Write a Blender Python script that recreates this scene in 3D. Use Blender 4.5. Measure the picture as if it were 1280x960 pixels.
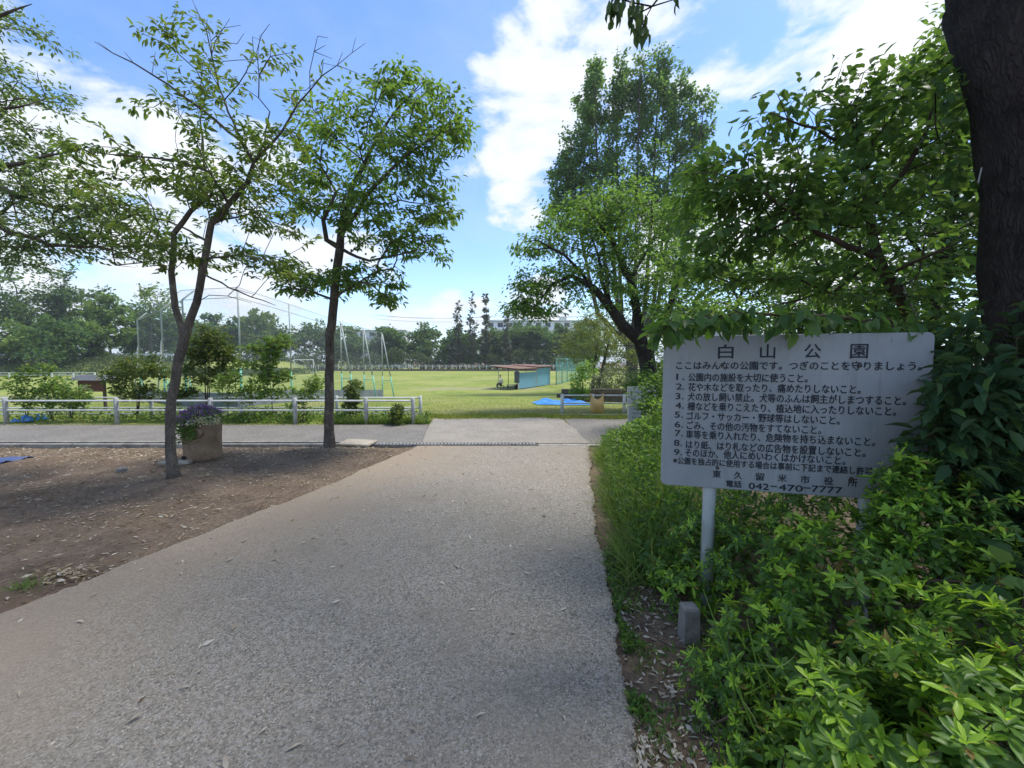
import bpy, math, random
import numpy as np
from mathutils import Vector, Matrix

random.seed(7)
rng = np.random.default_rng(7)
R = math.radians
scene = bpy.context.scene
for o in list(bpy.data.objects):
    bpy.data.objects.remove(o)
COL = scene.collection

# ------------------------------------------------------------------ camera
EYE = 1.5
FPX = 490.0                      # focal length in pixels of a 1280 px wide frame
PITCH = math.atan(28 / FPX)
cam_d = bpy.data.cameras.new('camera')
cam = bpy.data.objects.new('camera', cam_d)
COL.objects.link(cam)
cam_d.sensor_width = 36
cam_d.lens = 36 * FPX / 1280
cam_d.clip_start = 0.05
cam_d.clip_end = 3000
cam.location = (0, 0, EYE)
cam.rotation_euler = (math.pi / 2 - PITCH, 0, 0)
scene.camera = cam
scene.render.resolution_x = 1024
scene.render.resolution_y = 768

# ------------------------------------------------------------------ light
SUN_AZ = R(68)                   # to the right of straight ahead
SUN_EL = R(67)
sun_d = bpy.data.lights.new('sun', 'SUN')
sun_d.energy = 2.3
sun_d.angle = R(12.0)
sun_d.color = (1.0, 0.95, 0.86)
sun = bpy.data.objects.new('sun', sun_d)
COL.objects.link(sun)
sdir = Vector((math.sin(SUN_AZ) * math.cos(SUN_EL), math.cos(SUN_AZ) * math.cos(SUN_EL), math.sin(SUN_EL)))
sun.rotation_euler = sdir.to_track_quat('Z', 'Y').to_euler()
scene.view_settings.view_transform = 'Standard'
scene.view_settings.look = 'None'
scene.view_settings.exposure = 1.1
scene.view_settings.gamma = 1.0
scene.cycles.max_bounces = 8
scene.cycles.transparent_max_bounces = 12


def pxdir(px, py):
    a = (px - 640) / FPX
    b = (480 - py) / FPX
    c, s = math.cos(PITCH), math.sin(PITCH)
    return Vector((a, c + b * s, -s + b * c))


def at(px, py, Y):
    d = pxdir(px, py)
    return Vector((0, 0, EYE)) + d * (Y / d.y)


def ground(px, py, z=0.0):
    d = pxdir(px, py)
    return Vector((0, 0, EYE)) + d * ((z - EYE) / d.z)


# sky with clouds (by direction)
world = bpy.data.worlds.new('World')
scene.world = world
world.use_nodes = True
nt = world.node_tree
nt.nodes.clear()


class NB:
    """small node builder"""
    def __init__(self, tree):
        self.t = tree

    def n(self, typ, ins=None, **kw):
        nd = self.t.nodes.new(typ)
        for k, v in kw.items():
            setattr(nd, k, v)
        if ins:
            for k, v in ins.items():
                self.set(nd, k, v)
        return nd

    def set(self, nd, k, v):
        s = nd.inputs[k]
        if isinstance(v, bpy.types.NodeSocket):
            self.t.links.new(v, s)
        elif isinstance(v, bpy.types.Node):
            self.t.links.new(v.outputs[0], s)
        else:
            if s.type == 'RGBA' and len(v) == 3:
                v = (*v, 1)
            s.default_value = v

    def math(self, op, a, b=0.0, c=None, clamp=False):
        nd = self.n('ShaderNodeMath', operation=op, use_clamp=clamp)
        self.set(nd, 0, a)
        self.set(nd, 1, b)
        if c is not None:
            self.set(nd, 2, c)
        return nd.outputs[0]

    def smooth(self, v, a, b, lo=0.0, hi=1.0):
        nd = self.n('ShaderNodeMapRange', interpolation_type='SMOOTHSTEP')
        self.set(nd, 0, v)
        self.set(nd, 1, a)
        self.set(nd, 2, b)
        self.set(nd, 3, lo)
        self.set(nd, 4, hi)
        return nd.outputs[0]

    def mix(self, f, a, b, blend='MIX'):
        nd = self.n('ShaderNodeMix', data_type='RGBA', blend_type=blend)
        self.set(nd, 0, f)
        self.set(nd, 6, a)
        self.set(nd, 7, b)
        return nd.outputs[2]

    def noise(self, vec, scale, detail=6, rough=0.55, dist=0.0):
        nd = self.n('ShaderNodeTexNoise', {'Scale': scale, 'Detail': detail, 'Roughness': rough, 'Distortion': dist})
        if vec is not None:
            self.set(nd, 'Vector', vec)
        return nd.outputs[0]


nb = NB(nt)
sky = nb.n('ShaderNodeTexSky', sky_type='NISHITA', sun_disc=False)
sky.sun_elevation = SUN_EL
sky.sun_rotation = SUN_AZ
sky.altitude = 60
sky.air_density = 1.0
sky.dust_density = 0.4
sky.ozone_density = 2.2
tc = nb.n('ShaderNodeTexCoord')
nrm = nb.n('ShaderNodeVectorMath', {0: tc.outputs['Generated']}, operation='NORMALIZE').outputs[0]
clouds = [  # px, py, angular radius (deg), weight
    (700, 80, 9, 1.0), (790, 50, 9, 1.0), (615, 105, 4.5, .6), (885, 62, 7, .92), (955, 55, 6, .78), (1030, 38, 5, .68), (1130, 50, 7, 1.1), (1100, 110, 4, .8),
    (655, 195, 5, .85), (645, 255, 4, .75), (685, 165, 4.5, .8), (955, 280, 8, 1.15), (1030, 320, 8, 1.1), (860, 300, 8, 1.0),
    (330, 240, 7, .85), (410, 290, 7, .95), (230, 210, 6, .9), (160, 180, 6, .75), (480, 330, 5, .8), (290, 275, 7, .9),
    (130, 145, 2.0, .55), (290, 360, 7, .9), (220, 350, 6, .8), (350, 385, 7, 1.05), (560, 390, 4, .85), (510, 392, 4, .8), (670, 392, 6, .95), (610, 398, 5, .8), (150, 320, 6, .8),
    (1200, 200, 9, .8), (1300, -260, 18, .9), (60, 370, 8, .8), (-300, 200, 20, .9), (700, -500, 16, .9), (200, -700, 18, .8)]
acc = None
for px, py, r, w in clouds:
    d = pxdir(px, py).normalized()
    dt = nb.n('ShaderNodeVectorMath', {0: nrm, 1: tuple(d)}, operation='DOT_PRODUCT').outputs['Value']
    m = nb.smooth(dt, math.cos(R(r * 1.25)), math.cos(R(r * 0.2)), 0, w)
    acc = m if acc is None else nb.math('MAXIMUM', acc, m)
# a few clouds behind the viewer, for light and reflections
back = nb.noise(nrm, 2.2, 3)
sepd = nb.n('ShaderNodeSeparateXYZ', {0: nrm})
bm_ = nb.math('MULTIPLY', nb.smooth(sepd.outputs['Y'], 0.1, -0.3), nb.smooth(back, .45, .6, 0, .9))
acc = nb.math('MAXIMUM', acc, bm_)
stretch = nb.n('ShaderNodeVectorMath', {0: nrm, 1: (1.0, 1.0, 2.0)}, operation='MULTIPLY').outputs[0]
cn = nb.noise(stretch, 5.0, 9, .58, .35)
cn2 = nb.noise(stretch, 13.0, 7, .6, .2)
cs = nb.math('ADD', nb.math('MULTIPLY', cn, .75), nb.math('MULTIPLY', cn2, .25))
dens = nb.math('ADD', acc, nb.math('MULTIPLY', nb.math('SUBTRACT', cs, .5), 4.3))
alpha = nb.smooth(dens, .38, .95)
thick = nb.smooth(dens, .7, 1.7)
veil = nb.math('MULTIPLY', nb.smooth(nb.noise(stretch, 2.4, 5, .6), .42, .72), .16)
alpha = nb.math('MAXIMUM', alpha, veil)
ccol = nb.mix(thick, (3.0, 3.25, 3.6), (4.15, 4.15, 4.15))
skyc = nb.n('ShaderNodeHueSaturation', {'Hue': .506, 'Saturation': 1.16, 'Value': .95, 'Color': sky.outputs[0]}).outputs[0]
hz = nb.smooth(sepd.outputs['Z'], .16, -.02, 0, .9)
skyc = nb.mix(hz, skyc, (2.5, 3.0, 3.7))
skycol = nb.mix(nb.math('MULTIPLY', alpha, .95), skyc, ccol)
bg = nb.n('ShaderNodeBackground', {'Color': skycol, 'Strength': 0.145})
out = nb.n('ShaderNodeOutputWorld', {'Surface': bg.outputs[0]})

# ------------------------------------------------------------------ tagging helpers


def tag(o, label=None, cat=None, group=None, kind=None):
    if label:
        o['label'] = label
    if cat:
        o['category'] = cat
    if group:
        o['group'] = group
    if kind:
        o['kind'] = kind
    return o


def empty(name, loc, label, cat, group=None, rz=0.0):
    o = bpy.data.objects.new(name, None)
    COL.objects.link(o)
    o.empty_display_size = .1
    o.location = loc
    o.rotation_euler = (0, 0, rz)
    return tag(o, label, cat, group)


def link(name, me, parent=None, world_space=True):
    o = bpy.data.objects.new(name, me)
    COL.objects.link(o)
    if parent is not None:
        o.parent = parent
        if world_space:
            # meshes are made in world coordinates: undo the parents' offsets
            off = Vector((0, 0, 0))
            p = parent
            while p is not None:
                off += p.location
                p = p.parent
            o.location = -off
    return o


def raw_mesh(name, V, F, mat=None, smooth=False, mats=None, midx=None):
    me = bpy.data.meshes.new(name)
    me.from_pydata([tuple(v) for v in V], [], [tuple(f) for f in F])
    if mats:
        for m in mats:
            me.materials.append(m)
    elif mat:
        me.materials.append(mat)
    if midx is not None:
        me.polygons.foreach_set('material_index', np.asarray(midx, dtype=np.int32))
    if smooth:
        me.polygons.foreach_set('use_smooth', np.ones(len(me.polygons), dtype=bool))
    me.update()
    return me


def np_mesh(name, V, loops, starts, mat=None, smooth=True, mats=None, midx=None):
    me = bpy.data.meshes.new(name)
    V = np.ascontiguousarray(V, dtype=np.float32)
    me.vertices.add(len(V))
    me.vertices.foreach_set('co', V.ravel())
    me.loops.add(len(loops))
    me.loops.foreach_set('vertex_index', np.ascontiguousarray(loops, dtype=np.int32))
    me.polygons.add(len(starts))
    me.polygons.foreach_set('loop_start', np.ascontiguousarray(starts, dtype=np.int32))
    if mats:
        for m in mats:
            me.materials.append(m)
    elif mat:
        me.materials.append(mat)
    if midx is not None:
        me.polygons.foreach_set('material_index', np.ascontiguousarray(midx, dtype=np.int32))
    if smooth:
        me.polygons.foreach_set('use_smooth', np.ones(len(starts), dtype=bool))
    me.update(calc_edges=True)
    me.validate()
    return me


class MB:
    def __init__(self):
        self.V, self.F = [], []

    def add(self, V, F):
        b = len(self.V)
        self.V += [Vector(v) for v in V]
        self.F += [tuple(b + i for i in f) for f in F]
        return self

    def box(self, c, s, rz=0.0, M=None):
        hx, hy, hz = s[0] / 2, s[1] / 2, s[2] / 2
        V = [Vector((x, y, z)) for z in (-hz, hz) for x, y in ((-hx, -hy), (hx, -hy), (hx, hy), (-hx, hy))]
        rot = M if M is not None else Matrix.Rotation(rz, 3, 'Z')
        V = [Vector(c) + rot @ v for v in V]
        return self.add(V, [(3, 2, 1, 0), (4, 5, 6, 7), (0, 1, 5, 4), (1, 2, 6, 5), (2, 3, 7, 6), (3, 0, 4, 7)])

    def tube(self, pts, rad, n=8, cap=True):
        pts = [Vector(p) for p in pts]
        if not hasattr(rad, '__len__'):
            rad = [rad] * len(pts)
        ref = Vector((0.31, 0.17, 0.93))
        V, F = [], []
        u = None
        for i, p in enumerate(pts):
            d = (pts[min(i + 1, len(pts) - 1)] - pts[max(i - 1, 0)])
            d.normalize()
            if u is None:
                u = d.cross(ref if abs(d.dot(ref)) < .95 else Vector((1, 0, 0))).normalized()
            else:
                u = (u - d * u.dot(d)).normalized()
            w = d.cross(u)
            for k in range(n):
                a = 2 * math.pi * k / n
                V.append(p + (u * math.cos(a) + w * math.sin(a)) * rad[i])
        for i in range(len(pts) - 1):
            for k in range(n):
                k2 = (k + 1) % n
                F.append((i * n + k, i * n + k2, (i + 1) * n + k2, (i + 1) * n + k))
        if cap:
            F.append(tuple(range(n - 1, -1, -1)))
            F.append(tuple((len(pts) - 1) * n + k for k in range(n)))
        return self.add(V, F)

    def lathe(self, c, prof, n=24, wob=None):
        V, F = [], []
        for i, (r, z) in enumerate(prof):
            for k in range(n):
                a = 2 * math.pi * k / n
                rr = r * (1 + (wob(a, z) if wob else 0))
                V.append(Vector(c) + Vector((rr * math.cos(a), rr * math.sin(a), z)))
        for i in range(len(prof) - 1):
            for k in range(n):
                k2 = (k + 1) % n
                F.append((i * n + k, i * n + k2, (i + 1) * n + k2, (i + 1) * n + k))
        F.append(tuple(range(n - 1, -1, -1)))
        F.append(tuple((len(prof) - 1) * n + k for k in range(n)))
        return self.add(V, F)

    def prism(self, poly, z0, z1):
        n = len(poly)
        V = [Vector((p[0], p[1], z0)) for p in poly] + [Vector((p[0], p[1], z1)) for p in poly]
        F = [tuple(range(n - 1, -1, -1)), tuple(range(n, 2 * n))]
        for i in range(n):
            j = (i + 1) % n
            F.append((i, j, n + j, n + i))
        return self.add(V, F)

    def build(self, name, mat, parent=None, smooth=False, bevel=0.0, segs=2):
        o = link(name, raw_mesh(name, self.V, self.F, mat, smooth), parent)
        if bevel:
            b = o.modifiers.new('bevel', 'BEVEL')
            b.width = bevel
            b.segments = segs
            b.limit_method = 'ANGLE'
        return o


# ------------------------------------------------------------------ materials


def new_mat(name):
    m = bpy.data.materials.new(name)
    m.use_nodes = True
    m.node_tree.nodes.clear()
    return m, NB(m.node_tree)


def finish(m, b, col, rough=.7, spec=.3, bump=None, bstr=.3, bdist=.01, metal=0.0):
    p = b.n('ShaderNodeBsdfPrincipled', {'Base Color': col, 'Roughness': rough, 'Specular IOR Level': spec, 'Metallic': metal})
    if bump is not None:
        bp = b.n('ShaderNodeBump', {'Strength': bstr, 'Distance': bdist, 'Height': bump})
        b.set(p, 'Normal', bp.outputs[0])
    b.n('ShaderNodeOutputMaterial', {'Surface': p.outputs[0]})
    return m


def plain(name, col, rough=.6, var=.25, scale=8.0, spec=.3, metal=0.0, dirt=None, bstr=.15):
    m, b = new_mat(name)
    t = b.n('ShaderNodeTexCoord').outputs['Object']
    n = b.noise(t, scale, 6, .6)
    n2 = b.noise(t, scale * 7, 4, .6)
    f = b.math('ADD', b.math('MULTIPLY', n, .7), b.math('MULTIPLY', n2, .3))
    dark = tuple(c * (1 - var) for c in col)
    lite = tuple(min(1, c * (1 + var)) for c in col)
    c = b.mix(b.smooth(f, .3, .7), dark, lite)
    if dirt:
        c = b.mix(b.smooth(b.noise(t, scale * .6, 7, .7, .5), .52, .7, 0, .75), c, dirt)
    return finish(m, b, c, rough, spec, n2, bstr, .004, metal)


def leaf_mat(name, c1, c2, c3=None, trans=.35, rough=.45, spec=.35, tboost=1.7, clump=1.2, veins=False):
    m, b = new_mat(name)
    g = b.n('ShaderNodeNewGeometry')
    rnd = g.outputs['Random Per Island']
    t = b.n('ShaderNodeTexCoord').outputs['Object']
    n = b.noise(t, clump, 3, .6)
    f = b.math('ADD', b.math('MULTIPLY', rnd, .55), b.math('MULTIPLY', b.smooth(n, .3, .7), .45))
    c = b.mix(b.smooth(f, .15, .85), c1, c2)
    if c3:
        c = b.mix(b.smooth(rnd, .86, .98), c, c3)
    # the underside of a leaf is paler
    back = b.mix(.35, c, tuple(min(1, .06 + 1.15 * x) for x in c2))
    cc = b.mix(g.outputs['Backfacing'], c, back)
    p = b.n('ShaderNodeBsdfPrincipled', {'Base Color': cc, 'Roughness': rough, 'Specular IOR Level': spec})
    tcol = b.mix(1.0, cc, (tboost * 1.15, tboost * 1.1, tboost * .45), 'MULTIPLY')
    tr = b.n('ShaderNodeBsdfTranslucent', {'Color': tcol})
    mx = b.n('ShaderNodeMixShader', {0: trans, 1: p.outputs[0], 2: tr.outputs[0]})
    b.n('ShaderNodeOutputMaterial', {'Surface': mx.outputs[0]})
    return m


def bark_mat(name, c1, c2, scale=9.0, moss=None, bstr=.8, bdist=.02, stretch=.22, crackw=.5):
    m, b = new_mat(name)
    t = b.n('ShaderNodeTexCoord').outputs['Object']
    wn_ = b.n('ShaderNodeTexNoise', {'Vector': t, 'Scale': scale * .8, 'Detail': 4.0})
    tw_ = b.n('ShaderNodeVectorMath', {0: wn_.outputs['Color'], 1: (.09, .09, .09)}, operation='MULTIPLY').outputs[0]
    td = b.n('ShaderNodeVectorMath', {0: t, 1: tw_}, operation='ADD').outputs[0]
    st = b.n('ShaderNodeVectorMath', {0: td, 1: (1, 1, stretch)}, operation='MULTIPLY').outputs[0]
    n = b.noise(st, scale * 2, 9, .72, .8)
    nf = b.noise(t, scale * 9, 5, .7)
    n2 = b.noise(t, scale * .3, 6, .65)
    v = b.n('ShaderNodeTexVoronoi', {'Vector': st, 'Scale': scale * 4.5}, feature='DISTANCE_TO_EDGE').outputs['Distance']
    crack = b.smooth(v, 0.0, .25)
    c = b.mix(b.smooth(n, .32, .68), c1, c2)
    c = b.mix(b.smooth(nf, .45, .7, 0, .4), c, tuple(x * 1.35 for x in c2))
    c = b.mix(b.smooth(n2, .45, .62, 0, .55), c, tuple(x * 1.45 for x in c2))
    c = b.mix(b.math('MULTIPLY', b.math('SUBTRACT', 1.0, crack), crackw), c, tuple(x * .5 for x in c1))
    if moss:
        c = b.mix(b.smooth(b.noise(t, scale * .8, 6, .7), .52, .68, 0, .75), c, moss)
    h = b.math('ADD', b.math('MULTIPLY', n, .7), b.math('MULTIPLY', crack, .35))
    h = b.math('ADD', h, b.math('MULTIPLY', nf, .25))
    return finish(m, b, c, .9, .12, h, bstr, bdist)


def concrete_path_mat():
    m, b = new_mat('aggregate_concrete')
    t = b.n('ShaderNodeTexCoord').outputs['Object']
    v = b.n('ShaderNodeTexVoronoi', {'Vector': t, 'Scale': 150.0, 'Randomness': 1.0})
    cellr = b.n('ShaderNodeSeparateColor', {0: v.outputs['Color']}).outputs[0]
    fine = b.noise(t, 260, 3, .7)
    mid = b.noise(t, 14, 6, .65)
    big = b.noise(t, .9, 5, .6, .3)
    base = b.mix(b.smooth(cellr, .1, .95), (.178, .153, .115), (.39, .340, .262))
    base = b.mix(b.smooth(cellr, .90, .94), base, (.52, .48, .41))
    base = b.mix(b.smooth(cellr, .10, .05), base, (.05, .047, .043))
    v2 = b.n('ShaderNodeTexVoronoi', {'Vector': t, 'Scale': 70.0, 'Randomness': 1.0})
    cr2 = b.n('ShaderNodeSeparateColor', {0: v2.outputs['Color']}).outputs[1]
    base = b.mix(b.smooth(cr2, .86, .9, 0, .55), base, (.40, .38, .35))
    base = b.mix(b.smooth(cr2, .12, .08, 0, .5), base, (.07, .062, .055))
    base = b.mix(b.smooth(fine, .42, .62, 0, .45), base, (.10, .094, .085))
    base = b.mix(b.smooth(mid, .45, .7, 0, .35), base, (.27, .235, .19))
    base = b.mix(b.smooth(big, .42, .66, 0, .55), base, (.225, .192, .148))
    base = b.mix(b.smooth(b.noise(t, 2.7, 7, .7, .6), .52, .66, 0, .35), base, (.17, .145, .112))
    # earth washed over the left side
    sp = b.n('ShaderNodeSeparateXYZ', {0: t})
    ed = b.math('ADD', b.math('MULTIPLY', sp.outputs['X'], -1.0), b.math('MULTIPLY', b.noise(t, 2.2, 6, .65), 1.6))
    ed = b.math('ADD', ed, b.math('MULTIPLY', sp.outputs['Y'], .30))
    base = b.mix(b.smooth(ed, 2.6, 4.6, 0, .62), base, (.29, .215, .14))
    # foreground shade painted into the concrete: darker towards the viewer
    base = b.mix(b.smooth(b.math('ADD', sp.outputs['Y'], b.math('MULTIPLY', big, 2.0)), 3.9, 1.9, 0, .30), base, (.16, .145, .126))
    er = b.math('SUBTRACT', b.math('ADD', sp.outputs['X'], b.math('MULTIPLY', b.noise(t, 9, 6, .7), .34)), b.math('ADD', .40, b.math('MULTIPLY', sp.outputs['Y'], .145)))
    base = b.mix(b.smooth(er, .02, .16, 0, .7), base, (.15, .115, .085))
    h = b.math('ADD', b.math('MULTIPLY', v.outputs['Distance'], -.8), b.math('MULTIPLY', fine, .4))
    return finish(m, b, base, .72, .35, h, .9, .004)


def asphalt_mat(name, c1, c2, seed=0.0):
    m, b = new_mat(name)
    t0 = b.n('ShaderNodeTexCoord').outputs['Object']
    t = b.n('ShaderNodeVectorMath', {0: t0, 1: (seed, seed * .7, 0)}, operation='ADD').outputs[0]
    v = b.n('ShaderNodeTexVoronoi', {'Vector': t, 'Scale': 70.0})
    cellr = b.n('ShaderNodeSeparateColor', {0: v.outputs['Color']}).outputs[0]
    n = b.noise(t, 1.3, 6, .65, .4)
    n2 = b.noise(t, 22, 5, .7)
    c = b.mix(b.smooth(cellr, 0, 1), c1, c2)
    c = b.mix(b.smooth(n, .4, .65, 0, .6), c, tuple(.5 * (x + y) * 1.35 for x, y in zip(c1, c2)))
    c = b.mix(b.smooth(n2, .45, .65, 0, .5), c, tuple(x * .8 for x in c1))
    c = b.mix(b.smooth(b.noise(t, 3.1, 6, .7), .55, .75, 0, .55), c, (.24, .19, .13))
    return finish(m, b, c, .75, .3, cellr, .5, .004)


def soil_mat():
    m, b = new_mat('bare_soil')
    t = b.n('ShaderNodeTexCoord').outputs['Object']
    n = b.noise(t, 2.2, 8, .68, .5)
    n2 = b.noise(t, 26, 7, .72, .3)
    n3 = b.noise(t, 110, 4, .7)
    c = b.mix(b.smooth(n, .32, .68), (.115, .083, .06), (.225, .165, .115))
    c = b.mix(b.smooth(n2, .46, .64, 0, .7), c, (.07, .052, .038))
    c = b.mix(b.smooth(n3, .56, .66, 0, .65), c, (.32, .26, .19))
    c = b.mix(b.smooth(b.noise(t, 60, 5, .7), .6, .68, 0, .6), c, (.27, .2, .13))
    c = b.mix(b.smooth(b.noise(t, .8, 5, .6), .5, .66, 0, .45), c, (.17, .105, .06))
    c = b.mix(b.smooth(b.noise(t, 1.7, 6, .7), .6, .72, 0, .35), c, (.07, .09, .03))
    h = b.math('ADD', b.math('MULTIPLY', n2, .7), b.math('MULTIPLY', n3, .3))
    return finish(m, b, c, .9, .15, h, 1.0, .03)


def turf_mat():
    m, b = new_mat('field_turf')
    t = b.n('ShaderNodeTexCoord').outputs['Object']
    n = b.noise(t, .11, 6, .6, .4)
    n2 = b.noise(t, 1.1, 7, .7, .4)
    n3 = b.noise(t, 14, 5, .75)
    st = b.n('ShaderNodeVectorMath', {0: t, 1: (.05, .5, 1)}, operation='MULTIPLY').outputs[0]
    n4 = b.noise(st, 1.3, 5, .6, .3)
    c = b.mix(b.smooth(n2, .3, .7), (.13, .185, .035), (.27, .31, .075))
    c = b.mix(b.smooth(n, .4, .62, 0, .6), c, (.33, .34, .105))
    c = b.mix(b.smooth(n4, .55, .68, 0, .45), c, (.15, .20, .045))
    # worn, dry ground nearest the paths
    sp = b.n('ShaderNodeSeparateXYZ', {0: t})
    near = b.math('ADD', sp.outputs['Y'], b.math('MULTIPLY', n2, 9.0))
    wear = b.math('MULTIPLY', b.smooth(near, 21, 13.5), b.smooth(sp.outputs['X'], -3.5, -1.5))
    c = b.mix(b.math('MULTIPLY', wear, .8), c, (.27, .225, .115))
    c = b.mix(b.smooth(b.noise(t, .23, 6, .7, .5), .54, .66, 0, .75), c, (.30, .265, .14))
    # a bare track across the field
    tr = b.math('ABSOLUTE', b.math('SUBTRACT', sp.outputs['Y'], b.math('ADD', 36.0, b.math('MULTIPLY', n2, 3.0))))
    trk = b.math('MULTIPLY', b.smooth(tr, 2.2, .4, 0, .7), b.math('MULTIPLY', b.smooth(sp.outputs['X'], -12, -4), b.smooth(sp.outputs['X'], 4, 2)))
    c = b.mix(trk, c, (.30, .27, .2))
    c = b.mix(b.smooth(n3, .5, .7, 0, .45), c, (.10, .13, .03))
    return finish(m, b, c, .9, .1, b.math('ADD', n3, n2), 1.0, .06)


M = {}
M['path'] = concrete_path_mat()
M['asphalt'] = asphalt_mat('grey_asphalt', (.105, .097, .086), (.235, .217, .19))
M['apron'] = asphalt_mat('pale_concrete', (.175, .156, .13), (.315, .283, .238), 5.0)
M['soil'] = soil_mat()
M['turf'] = turf_mat()
M['kerb'] = plain('old_concrete', (.27, .25, .22), .85, .35, 6, dirt=(.10, .08, .06), bstr=.4)
M['slab'] = plain('lid_concrete', (.34, .30, .24), .85, .3, 7, dirt=(.17, .13, .09), bstr=.4)
M['dark'] = plain('dark_gap', (.02, .018, .016), .9, .2)
M['iron'] = plain('rusty_iron', (.10, .085, .07), .6, .4, 20, metal=.6, dirt=(.12, .06, .03))
M['steel'] = plain('galvanised_steel', (.42, .43, .43), .45, .15, 5, metal=.35, dirt=(.26, .24, .22))
M['white_post'] = plain('weathered_white_post', (.60, .60, .57), .6, .15, 6, dirt=(.30, .29, .25))
M['white_rail'] = plain('white_rail', (.62, .63, .61), .5, .12, 5, dirt=(.36, .35, .32))
M['grey_post'] = plain('grey_concrete_post', (.38, .38, .37), .75, .2, 8, dirt=(.2, .19, .17))
M['mint'] = plain('mint_green_paint', (.16, .46, .33), .5, .15, 5, dirt=(.28, .4, .33))
M['palepole'] = plain('pale_pole', (.36, .39, .36), .5, .15, 5)
M['greywall'] = plain('grey_painted_wall', (.17, .195, .20), .8, .2, 3, dirt=(.12, .125, .12))
M['blue'] = plain('sky_blue_panel', (.145, .335, .42), .6, .10, 2, dirt=(.17, .31, .36))
M['roofbrown'] = plain('rusty_brown_roof', (.20, .115, .085), .7, .3, 3, dirt=(.28, .2, .16))
M['timber'] = plain('dark_timber', (.075, .05, .037), .75, .3, 10)
M['brownwood'] = plain('red_brown_board', (.13, .055, .038), .7, .35, 9, dirt=(.22, .15, .11))
M['roofdark'] = plain('dark_grey_roof', (.10, .105, .11), .7, .2, 6)
M['brickwall'] = plain('brown_block_wall', (.12, .095, .08), .85, .3, 6)
M['bwhite'] = plain('apartment_white', (.76, .76, .76), .8, .05, .2)
M['bgrey'] = plain('balcony_grey', (.42, .43, .45), .8, .1, .3)
M['bglass'] = plain('dark_window', (.07, .08, .09), .6, .3, .4, spec=.1)
M['tarp'] = plain('blue_tarp', (.05, .24, .62), .45, .25, 4, spec=.4, dirt=(.20, .42, .68))
M['navy'] = plain('navy_sheet', (.07, .10, .22), .6, .25, 6)
M['stone'] = plain('field_stone', (.19, .18, .165), .9, .3, 12, bstr=.5)
M['planter'] = plain('stump_concrete', (.225, .155, .098), .85, .35, 5, dirt=(.12, .085, .058), bstr=.5)
M['plate'] = plain('pale_plate', (.26, .28, .27), .5, .1)
M['whiteboard'] = plain('white_notice', (.42, .45, .46), .5, .1, 4)
M['ink'] = plain('faded_ink', (.16, .18, .24), .7, .2)
M['skin'] = plain('skin', (.50, .32, .24), .6, .08)
M['shirt'] = plain('pale_shirt', (.55, .54, .56), .8, .1)
M['trousers'] = plain('dark_trousers', (.035, .035, .045), .85, .2)
M['hair'] = plain('black_hair', (.015, .013, .012), .6, .2)
M['coat'] = plain('grey_clothing', (.10, .105, .11), .9, .3, 10)

M['bark_dark'] = bark_mat('dark_bark', (.022, .019, .020), (.062, .051, .048), 9, bstr=1.0, bdist=.035, stretch=.22, crackw=.28)
M['bark_slim'] = bark_mat('slim_tree_bark', (.05, .042, .034), (.125, .105, .085), 9, moss=(.20, .185, .145), bstr=.7, bdist=.01, stretch=.3, crackw=.35)
M['bark_far'] = bark_mat('far_bark', (.04, .034, .028), (.10, .085, .07), 4)
M['stem'] = plain('shrub_stem', (.07, .05, .033), .8, .3, 20)

M['lf_maple'] = leaf_mat('leaf_slim_tree', (.055, .095, .022), (.105, .175, .04), (.15, .14, .045), .5, .5, .3)
M['lf_zelk'] = leaf_mat('leaf_second_tree', (.05, .105, .022), (.10, .19, .042), (.14, .22, .06), .5, .5, .3)
M['lf_over'] = leaf_mat('leaf_left_boughs', (.055, .10, .045), (.10, .16, .065), None, .45, .5, .3)
M['lf_cherry'] = leaf_mat('leaf_cherry', (.052, .115, .03), (.10, .195, .048), (.15, .24, .065), .52, .42, .35, 1.6, 1.6)
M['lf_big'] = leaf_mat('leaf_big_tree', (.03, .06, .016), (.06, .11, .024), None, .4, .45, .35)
M['lf_ever'] = leaf_mat('leaf_evergreen', (.042, .094, .026), (.085, .168, .04), (.125, .21, .058), .45, .45, .35, 1.7, .8)
M['lf_mid'] = leaf_mat('leaf_midground', (.045, .105, .025), (.095, .185, .04), (.14, .22, .06), .5, .5, .25, 1.7, .5)
M['lf_poplar'] = leaf_mat('leaf_poplar', (.055, .125, .045), (.10, .195, .07), (.15, .24, .11), .5, .5, .25, 1.5, .25)
M['lf_yellow'] = leaf_mat('leaf_yellow_green', (.10, .145, .04), (.19, .23, .075), None, .35, .55, .2, 1.3, .6)
M['lf_far'] = leaf_mat('leaf_far_green', (.045, .095, .028), (.095, .175, .045), (.13, .21, .06), .32, .6, .2, 1.4, .22)
M['lf_far2'] = leaf_mat('leaf_far_light', (.08, .145, .035), (.16, .245, .06), None, .3, .6, .2, 1.4, .22)
M['lf_conif'] = leaf_mat('leaf_conifer', (.06, .08, .05), (.11, .125, .075), (.14, .13, .09), .2, .6, .2, 1.2, .3)
M['lf_hedge'] = leaf_mat('leaf_far_hedge', (.035, .06, .022), (.075, .115, .035), None, .25, .6, .2, 1.3, .25)
M['lf_sapling'] = leaf_mat('leaf_sapling', (.055, .11, .02), (.125, .215, .04), (.17, .16, .04), .45, .45, .35, 1.5, 1.5)
M['lf_sapdark'] = leaf_mat('leaf_sapling_dark', (.04, .075, .016), (.10, .15, .03), (.16, .14, .035), .38, .45, .35, 1.5, 1.5)
M['lf_bright'] = leaf_mat('leaf_bright_weed', (.075, .155, .022), (.15, .26, .045), None, .45, .45, .3, 1.6, 2)
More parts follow.
